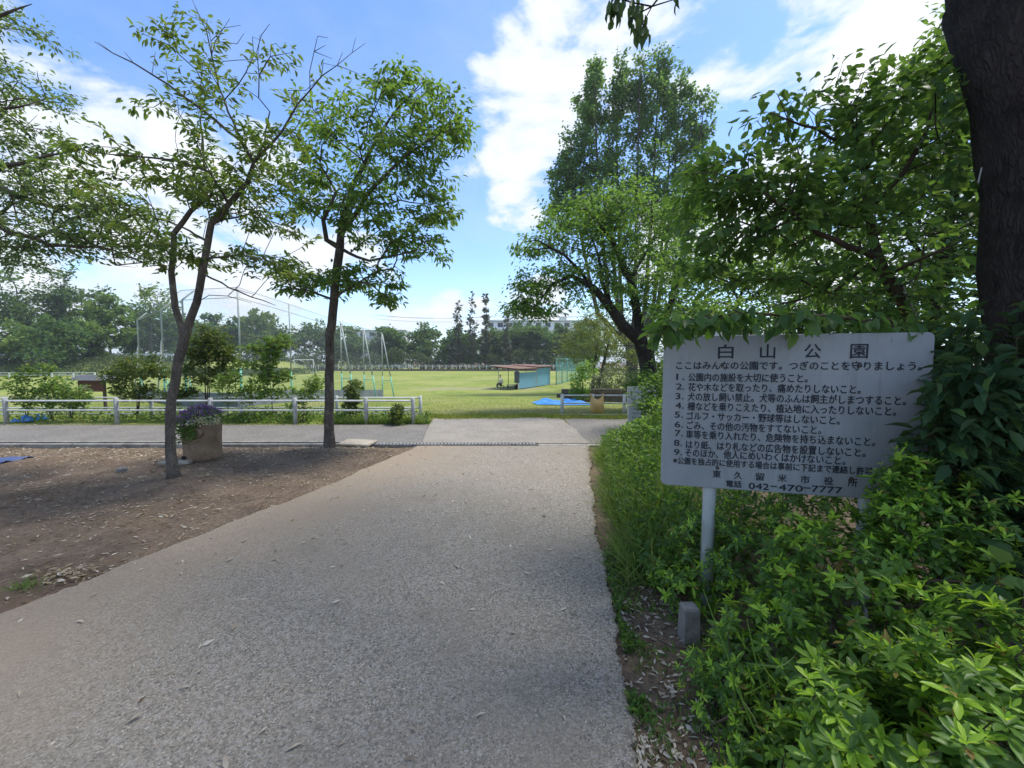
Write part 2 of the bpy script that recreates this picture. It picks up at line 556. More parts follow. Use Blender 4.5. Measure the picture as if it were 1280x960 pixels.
M['lf_vari'] = leaf_mat('leaf_variegated', (.06, .09, .045), (.16, .19, .12), (.30, .31, .23), .25, .5, .3, 1.2, 2)
M['az_old'] = leaf_mat('azalea_old_leaf', (.055, .12, .02), (.12, .225, .035), None, .36, .42, .35, 1.6, 3)
M['az_new'] = leaf_mat('azalea_new_leaf', (.22, .39, .032), (.34, .53, .055), (.42, .57, .075), .42, .4, .35, 1.4, 3)
M['az_spent'] = leaf_mat('azalea_spent_leaf', (.16, .10, .03), (.30, .24, .06), None, .3, .6, .2, 1.2, 3)
M['lf_broad'] = leaf_mat('broad_dark_leaf', (.024, .06, .024), (.052, .11, .042), (.075, .15, .035), .3, .6, .18, 1.5, 2)
M['grass'] = leaf_mat('grass_blade', (.065, .125, .022), (.15, .235, .05), (.30, .29, .14), .4, .5, .25, 1.5, 1.5)
M['turfblade'] = leaf_mat('turf_blade', (.12, .18, .03), (.25, .29, .065), (.38, .34, .17), .35, .6, .2, 1.4, .6)
M['drygrass'] = leaf_mat('dry_leaf', (.20, .145, .09), (.42, .35, .25), (.58, .54, .46), .12, .8, .15, 1.0, 3)
M['palelitter'] = leaf_mat('pale_dead_leaf', (.30, .25, .19), (.55, .50, .42), (.12, .08, .05), .10, .75, .2, 1.0, 3)
M['fl_purple'] = leaf_mat('purple_petal', (.10, .045, .18), (.21, .11, .31), (.36, .24, .42), .3, .6, .2, 1.0, 5)
M['fl_white'] = leaf_mat('cream_petal', (.42, .44, .25), (.65, .65, .5), None, .25, .6, .2, 1.0, 5)

# ------------------------------------------------------------------ terrain


def sstep(t):
    t = np.clip(t, 0, 1)
    return t * t * (3 - 2 * t)


FIELD_Z = -1.07


def hgt(x, y):
    x = np.asarray(x, dtype=float)
    y = np.asarray(y, dtype=float)
    z = FIELD_Z * sstep((y - 10.5) / (33 - 10.5))
    # bank with woods beyond the left end of the field
    z = z + 2.6 * sstep((-x - 62 + 0.18 * (y - 60)) / 12) * sstep((y - 64) / 12)
    return z


def dirt_h(x, y):
    x = np.asarray(x, dtype=float)
    y = np.asarray(y, dtype=float)
    z = -.032 + .012 * np.sin(x * 1.7 + y * .9) * np.sin(y * 2.1 - x * .6) + .008 * np.sin(x * 5.3 + 1.0) * np.sin(y * 6.1)
    z = z + .10 * np.exp(-(((x + 3.05) / .8) ** 2 + ((y - 6.35) / .45) ** 2))
    z = z + .05 * np.exp(-(((x + 4.3) / .5) ** 2 + ((y - 4.95) / .4) ** 2))
    z = z + .10 * sstep((x - 1.2) / 1.5)
    z = np.where(y > 6.75, np.minimum(z, -.01), z)
    return z


def grid_mesh(name, xs, ys, fz, mat):
    X, Y = np.meshgrid(xs, ys)
    Z = fz(X, Y)
    V = np.stack([X, Y, Z], -1).reshape(-1, 3)
    nx, ny = len(xs), len(ys)
    i = np.arange(nx - 1)[None, :] + nx * np.arange(ny - 1)[:, None]
    q = np.stack([i, i + 1, i + nx + 1, i + nx], -1).reshape(-1)
    return np_mesh(name, V, q, np.arange(0, len(q), 4), mat)


xs = np.concatenate([[-900, -500, -300, -200], np.linspace(-140, 140, 141), [200, 300, 500, 900]])
ys = np.concatenate([[-300, -100, -40, -20], np.linspace(-10, 150, 161), [200, 300, 500, 900, 1500]])
tag(link('ground', grid_mesh('ground', xs, ys, lambda x, y: hgt(x, y) - .12, M['soil'])), kind='structure')
xs = np.concatenate([np.linspace(-150, -30, 61), np.linspace(-28, 28, 81), np.linspace(30, 150, 41)])
ys = np.concatenate([np.linspace(9.25, 40, 110), np.linspace(41, 170, 66)])
tag(link('field', grid_mesh('field', xs, ys, lambda x, y: hgt(x, y) + .012 * np.sin(x * 2.1) * np.sin(y * 1.3) - .012, M['turf'])), kind='structure')
xs = np.linspace(-22, 13, 351)
ys = np.linspace(-6, 6.9, 150)
tag(link('bare_earth', grid_mesh('bare_earth', xs, ys, dirt_h, M['soil'])), kind='structure')


def edge_l(y):
    return np.interp(y, [-6, 0, 2.27, 3.33, 4.7, 6.33, 6.9], [-3.5, -3.35, -3.07, -2.71, -2.25, -1.83, -1.70])


def edge_r(y):
    return np.interp(y, [-6, 1.0, 1.4, 2.02, 3.46, 5.0, 6.9], [.30, .42, .455, .58, .76, 1.02, 1.38])


def strip(yv, wob=.02, seed=1):
    r = np.random.default_rng(seed)
    L = [(float(edge_l(y)) + .016 * math.sin(3.1 * y) + .012 * math.sin(7.7 * y + 1) + .007 * math.sin(17.3 * y) + float(r.normal(0, wob)), float(y)) for y in yv]
    Rr = [(float(edge_r(y)) + .012 * math.sin(4.3 * y + 2) + .010 * math.sin(9.1 * y) + .006 * math.sin(21.7 * y) + float(r.normal(0, wob * 1.3)), float(y)) for y in yv]
    return L, Rr


yv = np.concatenate([np.linspace(-6, .8, 40), np.linspace(.85, 6.93, 300)])
L, Rr = strip(yv, .007)
V, F = [], []
for (a, b_) in zip(L, Rr):
    V += [(a[0], a[1], -.08), (a[0], a[1], -.006), (a[0] + .015, a[1], 0), (b_[0] - .015, b_[1], 0), (b_[0], b_[1], -.006), (b_[0], b_[1], -.08)]
for i in range(len(L) - 1):
    for k in range(5):
        F.append((i * 6 + k, i * 6 + k + 1, (i + 1) * 6 + k + 1, (i + 1) * 6 + k))
tag(link('path', raw_mesh('path', V, [f[::-1] for f in F], M['path'])), kind='structure')

# paths beyond the drain
wobr = np.random.default_rng(4)
apron = [(-1.66, 7.13), (1.42, 7.13)] + [(1.42 - .02 * i + wobr.normal(0, .02), 7.6 + .5 * i) for i in range(6)] + \
        [(1.2 - .25 * i, 10.62 + wobr.normal(0, .05)) for i in range(13)] + [(-2.08, 10.5), (-1.98, 9.4), (-1.84, 8.3)]
tag(MB().prism(apron, -.1, .004).build('path_apron', M['apron']), kind='structure')
tag(MB().prism([(-45, 7.16), (-1.675, 7.16), (-1.85, 8.3), (-1.985, 9.32), (-8, 9.25), (-20, 9.3), (-45, 9.3)], -.1, -.004).build('side_path', M['asphalt']), kind='structure')
tag(MB().prism([(1.40, 7.14), (16, 7.3), (16, 10.2), (1.36, 10.32)], -.1, -.002).build('side_path', M['asphalt']), kind='structure')

# gutter: two kerbs with a dark channel
g = MB()
x = -30.0
while x < -3.05:
    g.box((x + .3, 6.96, -.02), (.595, .07, .10))
    g.box((x + .3, 7.115, -.015), (.595, .06, .11))
    x += .6
tag(g.build('gutter', M['kerb'], bevel=.008), 'pair of low concrete gutter kerbs along the near edge of the side path', 'gutter')
tag(MB().box((-16.5, 7.10, -.075), (27, .30, .03)).build('gutter_bed', M['dark']), kind='structure')
lid = MB().box((0, 0, 0), (.56, .44, .05))
lo = MB()
V_ = lid.V
lo = tag(link('concrete_slab', raw_mesh('concrete_slab', V_, lid.F, M['slab'])), 'square concrete drain lid on the ground right of the second tree', 'drain lid')
lo.location = (-2.79, 7.02, .03)
lo.rotation_euler = (0, R(1.5), R(-4))
bv = lo.modifiers.new('bevel', 'BEVEL')
bv.width = .012
gr = empty('drain_grate', (-1.0, 7.05, 0), 'rusty slotted drain grate crossing the path', 'drain grate')
fr = MB()
fr.box((-1.0, 6.965, -.004), (2.95, .03, .05)).box((-1.0, 7.105, -.004), (2.95, .03, .05))
fr.build('frame', M['kerb'], gr)
bars = MB()
x = -2.45
while x < .46:
    bars.box((x, 7.035, -.002), (.030, .11, .03))
    x += .062
bars.build('bars', M['steel'], gr)
MB().box((-1.0, 7.035, -.06), (2.95, .11, .03)).build('channel', M['dark'], gr)
gr2 = MB()
for k in range(4):
    gr2.box((.68 + .44 * k, 7.03, -.03), (.435, .15, .06))
tag(gr2.build('kerb', M['kerb'], bevel=.008), 'flush concrete kerb continuing the drain line at the weedy path side', 'kerb')

# ------------------------------------------------------------------ leaves
T_LEAF = (np.array([(0, 0, 0), (0, .36, 0), (0, .72, -.02), (0, 1, -.10), (.42, .30, .10), (.36, .64, .08), (-.42, .30, .10), (-.36, .64, .08)], float),
          [(0, 4, 1), (1, 4, 5, 2), (2, 5, 3), (0, 1, 6), (1, 2, 7, 6), (2, 3, 7)])
T_QUAD = (np.array([(0, 0, 0), (.5, .45, .09), (0, 1, -.05), (-.5, .45, .09)], float), [(0, 1, 2, 3)])
T_TRI2 = (np.array([(0, 0, 0), (.5, .42, .10), (0, 1, -.06), (-.5, .42, .10)], float), [(0, 1, 2), (0, 2, 3)])
T_DEAD = (np.array([(0, 0, .03), (.44, .36, .10), (0, .5, .01), (-.44, .42, .12), (0, 1, .08)], float), [(0, 1, 2), (1, 4, 2), (0, 2, 3), (2, 4, 3)])
T_OB = (np.array([(0, 0, 0), (0, .40, .02), (0, .78, .0), (0, 1, -.07), (.36, .30, .08), (.48, .62, .07), (-.36, .30, .08), (-.48, .62, .07), (.20, .92, -.01), (-.20, .92, -.01)], float),
        [(0, 4, 1), (1, 4, 5, 2), (2, 5, 8, 3), (0, 1, 6), (1, 2, 7, 6), (2, 3, 9, 7)])
T_BLADE = (np.array([(-.5, 0, 0), (.5, 0, 0), (-.42, .35, -.04), (.42, .35, -.04), (-.28, .68, -.16), (.28, .68, -.16), (0, 1, -.36)], float),
           [(0, 1, 3, 2), (2, 3, 5, 4), (4, 5, 6)])


def norm(a):
    return a / np.maximum(np.linalg.norm(a, axis=-1, keepdims=True), 1e-9)


def leaves(name, P, A, N, Ln, Wd, tmpl, mat=None, parent=None, mats=None, midx=None):
    T, Fs = tmpl
    n = len(P)
    A = norm(A)
    N = N - A * np.sum(A * N, -1, keepdims=True)
    N = norm(N)
    S = np.cross(A, N)
    Ln = np.broadcast_to(np.asarray(Ln, float), (n,))
    Wd = np.broadcast_to(np.asarray(Wd, float), (n,))
    V = (P[:, None, :] + S[:, None, :] * (T[None, :, 0, None] * Wd[:, None, None]) + A[:, None, :] * (T[None, :, 1, None] * Ln[:, None, None])
         + N[:, None, :] * (T[None, :, 2, None] * Ln[:, None, None]))
    k = len(T)
    fl = np.array([i for f in Fs for i in f])
    sz = np.array([len(f) for f in Fs])
    loops = (fl[None, :] + k * np.arange(n)[:, None]).ravel()
    st1 = np.concatenate([[0], np.cumsum(sz)[:-1]])
    starts = (st1[None, :] + len(fl) * np.arange(n)[:, None]).ravel()
    mi = None
    if midx is not None:
        mi = np.repeat(np.asarray(midx), len(Fs))
    me = np_mesh(name, V.reshape(-1, 3), loops, starts, mat, True, mats, mi)
    return link(name, me, parent)


def rn(*s):
    return rng.normal(size=s)


def ell_pts(blobs, n, shell=.0):
    """blobs: list of (center, (rx,ry,rz), weight)"""
    w = np.array([b[2] for b in blobs], float)
    cnt = rng.multinomial(n, w / w.sum())
    out_ = []
    for (c, r, _), k in zip(blobs, cnt):
        d = norm(rn(k, 3))
        u = rng.uniform(shell ** 3, 1, size=(k, 1)) ** (1 / 3)
        out_.append(np.array(c)[None] + d * u * np.array(r)[None])
    return np.concatenate(out_)


def pblobs(lst):
    """(px, py, rx_px, ry_px, Y, rY, weight) -> world ellipsoids"""
    o = []
    for px, py, rx, ry, Y, rY, w in lst:
        o.append((at(px, py, Y), (rx / FPX * Y, rY, ry / FPX * Y), w))
    return o


def grow(limbs, targets, seg=.25, rtip=.004, pw=.42, path_w=.22, jit=.06, sag=0.0, rmin=.0035):
    """limbs: list of (points, radii, parent_limb or None). returns nodes arrays and tip ids"""
    P, par, spec, plen = [], [], [], []
    for pts, rad in limbs:
        pts = [Vector(p) for p in pts]
        # attach to nearest existing node
        if P:
            arr = np.array(P)
            j = int(np.argmin(np.linalg.norm(arr - np.array(pts[0]), axis=1)))
        else:
            j = -1
        prev = j
        for i in range(len(pts)):
            if i == 0:
                if j < 0:
                    P.append(tuple(pts[0])); par.append(-1); spec.append(rad[0]); plen.append(0.0)
                    prev = 0
                continue
            a, b_ = pts[i - 1] if not (i == 1 and j >= 0) else Vector(P[j]), pts[i]
            n = max(1, int((b_ - a).length / seg))
            for k in range(1, n + 1):
                q = a.lerp(b_, k / n)
                if k < n:
                    q = q + Vector(rn(3) * jit * .25 * min(1, (b_ - a).length))
                rr = rad[i - 1] + (rad[i] - rad[i - 1]) * k / n
                P.append(tuple(q)); par.append(prev); spec.append(rr)
                plen.append(plen[prev] + (q - Vector(P[prev])).length)
                prev = len(P) - 1
    nl = len(P)
    cap = nl + int(len(targets) * 14) + 64
    A = np.zeros((cap, 3)); A[:nl] = P
    PL = np.zeros(cap); PL[:nl] = plen
    cnt = nl
    par = par + [0] * (cap - nl)
    spec = spec + [0.0] * (cap - nl)
    T = np.asarray(targets)
    base = A[:nl]
    d0 = np.array([np.min(np.linalg.norm(base - t, axis=1)) for t in T])
    order = np.argsort(d0 + rng.uniform(0, .3 * (d0.max() + 1e-6), size=len(d0)))
    tips, tdir = [], []
    low = max(1, int(nl * .0))
    for ti in order:
        t = T[ti]
        dv = A[:cnt] - t
        d = np.sqrt((dv ** 2).sum(1))
        cost = d + path_w * PL[:cnt] + .8 * np.maximum(0, A[:cnt, 2] - t[2] - .05 * d)
        cost[:min(low, 2)] += 5
        j = int(np.argmin(cost))
        a = A[j].copy()
        L_ = d[j]
        if L_ < 1e-4:
            continue
        pd = A[j] - A[par[j]] if par[j] >= 0 else np.array([0, 0, 1.0])
        pd = pd / (np.linalg.norm(pd) + 1e-9)
        ctrl = a + pd * L_ * (.30 if float(np.dot(pd, t - a)) > .35 * L_ else .06) + np.array([0, 0, .10 * L_]) + (t - a) * .2
        n = min(12, max(1, int(L_ / seg)))
        if cnt + n >= cap:
            break
        prev = j
        for k in range(1, n + 1):
            s = k / n
            q = (1 - s) ** 2 * a + 2 * s * (1 - s) * ctrl + s * s * t
            q[2] -= sag * L_ * s * s
            if k < n:
                q = q + rn(3) * jit * L_ / n
            A[cnt] = q
            par[cnt] = prev
            PL[cnt] = PL[prev] + np.linalg.norm(q - A[prev])
            prev = cnt
            cnt += 1
        tips.append(prev)
        dd = A[prev] - A[par[prev]]
        tdir.append(dd / (np.linalg.norm(dd) + 1e-9))
    A = A[:cnt]
    par = np.array(par[:cnt])
    spec = np.array(spec[:cnt])
    num = np.zeros(cnt)
    num[tips] += 1
    for i in range(cnt - 1, 0, -1):
        if par[i] >= 0:
            num[par[i]] += num[i]
    rad = np.maximum(rmin, rtip * np.maximum(num, 1) ** pw)
    rad = np.where(spec > 0, np.maximum(spec, np.minimum(rad, spec * 1.0)), rad)
    # a branch never thicker than what it grows from
    for i in range(1, cnt):
        rad[i] = min(rad[i], rad[par[i]])
    return A, par, rad, np.array(tips), np.array(tdir)


def skeleton_mesh(name, A, par, rad, mat, parent, sides=(12, 7, 4), wob=.05):
    n = len(A)
    kids = [[] for _ in range(n)]
    for i in range(1, n):
        kids[par[i]].append(i)
    mb_V, mb_F = [], []
    stack = [(0, -1)]
    while stack:
        i, p = stack.pop()
        chain = ([p] if p >= 0 else []) + [i]
        cur = i
        while kids[cur]:
            ks = sorted(kids[cur], key=lambda k: -rad[k])
            for k in ks[1:]:
                stack.append((k, cur))
            cur = ks[0]
            chain.append(cur)
        if len(chain) < 2:
            continue
        pts = [Vector(A[k]) for k in chain]
        rr = [rad[k] for k in chain]
        if p >= 0:
            rr[0] = min(rr[0], rr[1] * 1.25)
        rr[-1] *= .6
        rm = max(rr)
        ns = sides[0] if rm > .06 else (sides[1] if rm > .015 else sides[2])
        ref = Vector((0.31, 0.17, 0.93))
        b0 = len(mb_V)
        u = None
        for q, pt in enumerate(pts):
            d = pts[min(q + 1, len(pts) - 1)] - pts[max(q - 1, 0)]
            if d.length < 1e-7:
                d = Vector((0, 0, 1))
            d.normalize()
            if u is None:
                u = d.cross(ref if abs(d.dot(ref)) < .95 else Vector((1, 0, 0))).normalized()
            else:
                u = u - d * u.dot(d)
                u = u.normalized() if u.length > 1e-6 else d.orthogonal().normalized()
            w = d.cross(u)
            for k in range(ns):
                a = 2 * math.pi * k / ns
                r = rr[q] * (1 + (wob * math.sin(3 * a + pt.z * 5) + wob * .8 * math.sin(5 * a - pt.z * 9 + 1) if rm > .06 else 0))
                mb_V.append(pt + (u * math.cos(a) + w * math.sin(a)) * r)
        for q in range(len(pts) - 1):
            for k in range(ns):
                k2 = (k + 1) % ns
                mb_F.append((b0 + q * ns + k, b0 + q * ns + k2, b0 + (q + 1) * ns + k2, b0 + (q + 1) * ns + k))
    return link(name, raw_mesh(name, mb_V, mb_F, mat, True), parent)


def spray_leaves(C, D, k, spread, flat=.4, droop=.35, up=1.0, tilt=.55, along=.6):
    """k leaves round each twig end C pointing about D"""
    n = len(C)
    P = np.repeat(C, k, 0)
    Dv = np.repeat(D, k, 0)
    hor = np.cross(Dv, np.array([0, 0, 1.0]))
    hor = norm(hor + 1e-6)
    s = rng.uniform(-along * 2, along, size=(n * k, 1)) * spread
    side = rn(n * k, 1) * spread * .55
    off = Dv * s + hor * side + np.array([0, 0, 1.0]) * rn(n * k, 1) * spread * flat * .55
    P = P + off
    A = Dv * .55 + hor * np.sign(side) * .7 + rn(n * k, 3) * .35 + np.array([0, 0, -droop])
    N = np.array([0, 0, up]) + rn(n * k, 3) * tilt
    return P, A, N


def root_flare(limb, k=1.6, h=.3):
    """adds a flare at the foot of the first limb"""
    pts, rad = limb
    p0, p1 = Vector(pts[0]), Vector(pts[1])
    L_ = (p1 - p0).length
    q = p0.lerp(p1, min(.8, h / L_))
    q2 = p0.lerp(p1, min(.5, .35 * h / L_))
    return ([p0 - Vector((0, 0, .08)), p0, q2, q] + list(pts[1:]), [rad[0] * k * 1.1, rad[0] * k, rad[0] * (1 + (k - 1) * .4), rad[0]] + list(rad[1:]))


def tree(name, label, cat, limbs, targets, leafmat, barkmat, k=8, spread=.18, llen=.08, lwid=.04, tmpl=T_LEAF, flat=.4, droop=.35, group=None,
         seg=.25, rtip=.004, path_w=.22, sag=0.0, tilt=.55, jit=.06, bare=None, pw=.42, sides=(12, 7, 4), lvar=.25, inner=0.0):
    base = Vector(limbs[0][0][0])
    t = empty(name, base, label, cat, group)
    T = targets
    nb_ = 0
    if bare is not None:
        T = np.concatenate([T, bare])
    # remember which targets stay without leaves
    A, par, rad, tips, tdir = grow(limbs, T, seg, rtip, pw, path_w, jit, sag)
    skeleton_mesh('trunk', A, par, rad, barkmat, t, sides)
    C = A[tips]
    if bare is not None:
        dmin = np.array([np.min(np.linalg.norm(bare - c, axis=1)) for c in C])
        keep = dmin > 1e-3 + 0 * dmin
        keep = keep & (dmin > .02)
        C, tdir = C[keep], tdir[keep]
    P, Ax, N = spray_leaves(C, tdir, k, spread, flat, droop, 1.0, tilt)
    L_ = llen * (1 + rng.uniform(-lvar, lvar, size=len(P)))
    leaves('crown', P, Ax, N, L_, L_ * (lwid / llen), tmpl, leafmat, t)
    return t


# ------------------------------------------------------------------ notice board
BL = at(830, 419, 2.40)
BR = at(1167, 419, 2.08)
BL.z = BR.z = 1.655
u = (BR - BL)
BW = u.length
u.normalize()
v = Vector((0, 0, 1))
nrm_b = u.cross(v)                   # points to the viewer
BH = .915
BC = (BL + BR) / 2 - v * (BH / 2)
TILT = Matrix((u, -nrm_b, v)).transposed()      # local x=u, y=into the picture, z=up


def board_uv(px, py):
    d = pxdir(px, py)
    o = Vector((0, 0, EYE))
    t = (BC - o).dot(nrm_b) / d.dot(nrm_b)
    p = o + d * t
    return (p - BL).dot(u), (p - BL).dot(v)


def board_mat():
    m, b = new_mat('aged_painted_aluminium')
    t = b.n('ShaderNodeTexCoord').outputs['Object']
    st = b.n('ShaderNodeVectorMath', {0: t, 1: (9, 9, .7)}, operation='MULTIPLY').outputs[0]
    streak = b.noise(st, 2.2, 6, .65)
    spots = b.noise(t, 40, 5, .7)
    big = b.noise(t, 2.0, 5, .6)
    c = b.mix(b.smooth(big, .3, .7), (.235, .252, .258), (.305, .322, .326))
    c = b.mix(b.smooth(streak, .5, .72, 0, .5), c, (.185, .195, .195))
    c = b.mix(b.smooth(b.noise(st, 4.5, 4, .6), .60, .72, 0, .35), c, (.36, .38, .39))
    c = b.mix(b.smooth(spots, .62, .72, 0, .5), c, (.16, .175, .18))
    return finish(m, b, c, .5, .35, spots, .06, .002)


M['board'] = board_mat()
M['boardpost'] = plain('white_pipe', (.52, .56, .58), .45, .08, 4, dirt=(.40, .43, .43))
M['letter'] = plain('navy_black_letter', (.022, .026, .036), .6, .15, 30)
bx_ = empty('notice_board', Vector((BC.x, BC.y, 0)), 'grey park rules board with rows of dark Japanese lettering on a white pipe post', 'notice board')
# rounded board
rr_ = .03
outline = []
for cx, cz, a0 in ((BW / 2 - rr_, BH / 2 - rr_, 0), (-BW / 2 + rr_, BH / 2 - rr_, 90), (-BW / 2 + rr_, -BH / 2 + rr_, 180), (BW / 2 - rr_, -BH / 2 + rr_, 270)):
    for k in range(6):
        a = R(a0 + 90 * k / 5)
        outline.append((cx + rr_ * math.cos(a), cz + rr_ * math.sin(a)))
Vb = [BC + u * x + v * z + nrm_b * .012 for x, z in outline] + [BC + u * x + v * z - nrm_b * .012 for x, z in outline]
nO = len(outline)
Fb = [tuple(range(nO)), tuple(range(2 * nO - 1, nO - 1, -1))] + [(i, i + nO, (i + 1) % nO + nO, (i + 1) % nO) for i in range(nO)]
panel_ = link('panel', raw_mesh('panel', Vb, Fb, M['board']), bx_)
bvp = panel_.modifiers.new('bevel', 'BEVEL')
bvp.width = .003
bvp.limit_method = 'ANGLE'
for px_, py_ in ((891, 700), (1093, 700)):
    q, _ = board_uv(px_, 612)
    pb = BL + u * q - nrm_b * .053
    ptop = BL.z + (.035 if px_ < 900 else -.06)
    MB().tube([(pb.x - .012, pb.y, -.1), (pb.x, pb.y, ptop), (pb.x, pb.y, ptop + .01)], [.037, .037, .03], 20).build('post', M['boardpost'], bx_, True)
    for zz in (-.18, -.72):
        c0 = BL + u * q + v * zz - nrm_b * .014
        MB().box(c0 - nrm_b * .01, (.14, .012, .035), M=TILT).build('bracket', M['steel'], bx_)
for px_, py_ in ((902, 456), (1073, 457), (896, 584), (1062, 597)):
    q, w_ = board_uv(px_, py_)
    c0 = BL + u * q + v * w_
    MB().tube([c0 + nrm_b * .011, c0 + nrm_b * .019, c0 + nrm_b * .021], [.0095, .0095, .006], 10).build('bolt', M['iron'], bx_, True)
# lettering
lines = [
    ('白山公園', 897, 1085, 439, .088, 1),
    ('ここはみんなの公園です。つぎのことを守りましょう。', 845, 1150, 457, .052, 0),
    ('1.', 845, 855, 471, .052, 0), ('公園内の施設を大切に使うこと。', 860, 1008, 472, .054, 0),
    ('2.', 845, 855, 483, .052, 0), ('花や木などを取ったり、痛めたりしないこと。', 860, 1074, 485, .054, 0),
    ('3.', 844, 854, 495, .052, 0), ('犬の放し飼い禁止。犬等のふんは飼主がしまつすること。', 859, 1130, 498, .054, 0),
    ('4.', 844, 854, 506.5, .052, 0), ('柵などを乗りこえたり、植込地に入ったりしないこと。', 859, 1118, 510.5, .054, 0),
    ('5.', 843, 853, 518, .052, 0), ('ゴルフ・サッカー・野球等はしないこと。', 858, 1048, 522, .054, 0),
    ('6.', 843, 853, 530, .052, 0), ('ごみ、その他の汚物をすてないこと。', 858, 1025, 534, .054, 0),
    ('7.', 843, 853, 541, .052, 0), ('車等を乗り入れたり、危険物を持ち込まないこと。', 857, 1092, 547, .054, 0),
    ('8.', 842, 852, 553, .052, 0), ('はり紙、はり札などの広告物を設置しないこと。', 857, 1080, 560, .054, 0),
    ('9.', 842, 852, 564.5, .052, 0), ('そのほか、他人にめいわくはかけないこと。', 856, 1055, 570, .054, 0),
    ('※公園を独占的に使用する場合は事前に下記まで連絡し許可を得ること。', 841, 1146, 583, .047, 0),
    ('東久留米市役所', 890, 1071, 597, .048, 1),
    ('電話', 907, 926, 604, .044, 0), ('042', 935, 960, 607, .052, 0), ('-', 962, 970, 607, .052, 0), ('470', 972, 1002, 609, .052, 0), ('-', 1003, 1012, 609, .052, 0), ('7777', 1013, 1051, 611, .052, 0),
]
rows = []
for txt, x0, x1, yc, size, spaced in lines:
    cu = bpy.data.curves.new('lettering', 'FONT')
    cu.size = 1.0
    cu.resolution_u = 3
    items = [(ch, i) for i, ch in enumerate(txt)] if spaced else [(txt, 0)]
    u0, _ = board_uv(x0, yc)
    _, v0 = board_uv((x0 + x1) / 2, yc)
    u1, _ = board_uv(x1, yc)
    for s, i in items:
        cu.body = s
        ob = bpy.data.objects.new('tmp', cu)
        COL.objects.link(ob)
        bpy.context.view_layer.update()
        me = bpy.data.meshes.new_from_object(ob.evaluated_get(bpy.context.evaluated_depsgraph_get()))
        co = np.zeros(len(me.vertices) * 3)
        me.vertices.foreach_get('co', co)
        co = co.reshape(-1, 3)
        if len(co):
            mn, mx = co.min(0), co.max(0)
            if spaced:
                w = size
                if i == 0:
                    CJKC = (mn[1] + mx[1]) / 2
                cell0 = u0 + (u1 - u0 - w) * i / (len(txt) - 1)
                sx = w / (mx[0] - mn[0]) * (.92 if s != '山' else .86)
                sz = size / .95 * .95
                sc_ = size / 1.0
                X = cell0 + (co[:, 0] - mn[0]) * sx
                Z = v0 + (co[:, 1] - CJKC) * sc_
            else:
                sx = (u1 - u0) / (mx[0] - mn[0])
                X = u0 + (co[:, 0] - mn[0]) * sx
                Z = v0 + (co[:, 1] - (mn[1] + mx[1]) / 2) * size
            newrow = not (rows and (txt in ('電話', '042', '-', '470', '7777') and rows[-1][2] == 'phone' or (rows[-1][2] == 'num') or (spaced and i > 0)))
            if newrow:
                rows.append([[], [], ''])
            rows[-1][2] = 'phone' if txt in ('電話', '042', '-', '470', '7777') else ('num' if txt[-1] == '.' else 'row')
            LV, LF = rows[-1][0], rows[-1][1]
            e_ = size * (.019 if size < .08 else .012)
            for dx_, dz_, dp_ in ((-e_, 0, 0), (e_, 0, .0002), (0, e_, .0004), (0, -e_, .0006)):
                b0 = len(LV)
                for a, c in zip(X, Z):
                    LV.append(BL + u * (a + dx_) + v * (c + dz_) + nrm_b * (.0142 + dp_))
                for p in me.polygons:
                    LF.append(tuple(b0 + q for q in p.vertices))
        bpy.data.objects.remove(ob)
        bpy.data.meshes.remove(me)
for LV, LF, _ in rows:
    link('lettering', raw_mesh('lettering', LV, LF, M['letter']), panel_)

# ------------------------------------------------------------------ fences


def fence(name, label, posts, ph, rails, pr, rr, matp, matr, group=None, square=False):
    f = empty(name, (posts[0][0], posts[0][1], float(hgt(*posts[0][:2]))), label, 'fence', group)
    for (x, y) in posts:
        z = float(hgt(x, y))
        if square:
            MB().box((x, y, z + ph / 2 - .05), (pr * 2, pr * 2, ph + .1)).build('post', matp, f, bevel=.01)
        else:
            MB().tube([(x, y, z - .1), (x, y, z + ph - .015), (x, y, z + ph)], [pr, pr, pr * .7], 12).build('post', matp, f, True)
    for rz in rails:
        MB().tube([(x, y, float(hgt(x, y)) + rz) for x, y in posts], rr, 8).build('rail', matr, f, True)
    return f


YA = 9.38
posts = [((px - 640) / FPX * YA * 1.002, YA) for px in (-270, -135, 5, 144, 262, 368, 457, 516)]
fence('low_fence', 'weathered white low fence with two rails along the side path', posts, .63, (.56, .33), .048, .021, M['grey_post'], M['white_rail'])
YB = 10.3
posts = [((px - 640) / FPX * YB, YB) for px in (-200, -50, 85, 187, 300, 420, 525)]
fence('low_fence', 'second white low fence behind the saplings, ending in a taller post beside the grass', posts, .60, (.55, .28, .12), .042, .020, M['white_post'], M['white_rail'])
YC = 11.3
posts = [((px - 640) / FPX * YC, YC) for px in (703, 741, 781, 822)]
posts = posts[:1] + posts[1:]
fence('low_fence', 'short white low fence right of the path, a yellow bag hanging on it', posts, .57, (.53, .30), .048, .02, M['white_post'], M['white_rail'])
tag(MB().box((3.0, 10.62, .0), (3.4, .12, .13), R(-1.5)).build('kerb', M['kerb'], bevel=.01), 'concrete kerb below the short white fence right of the path', 'kerb')

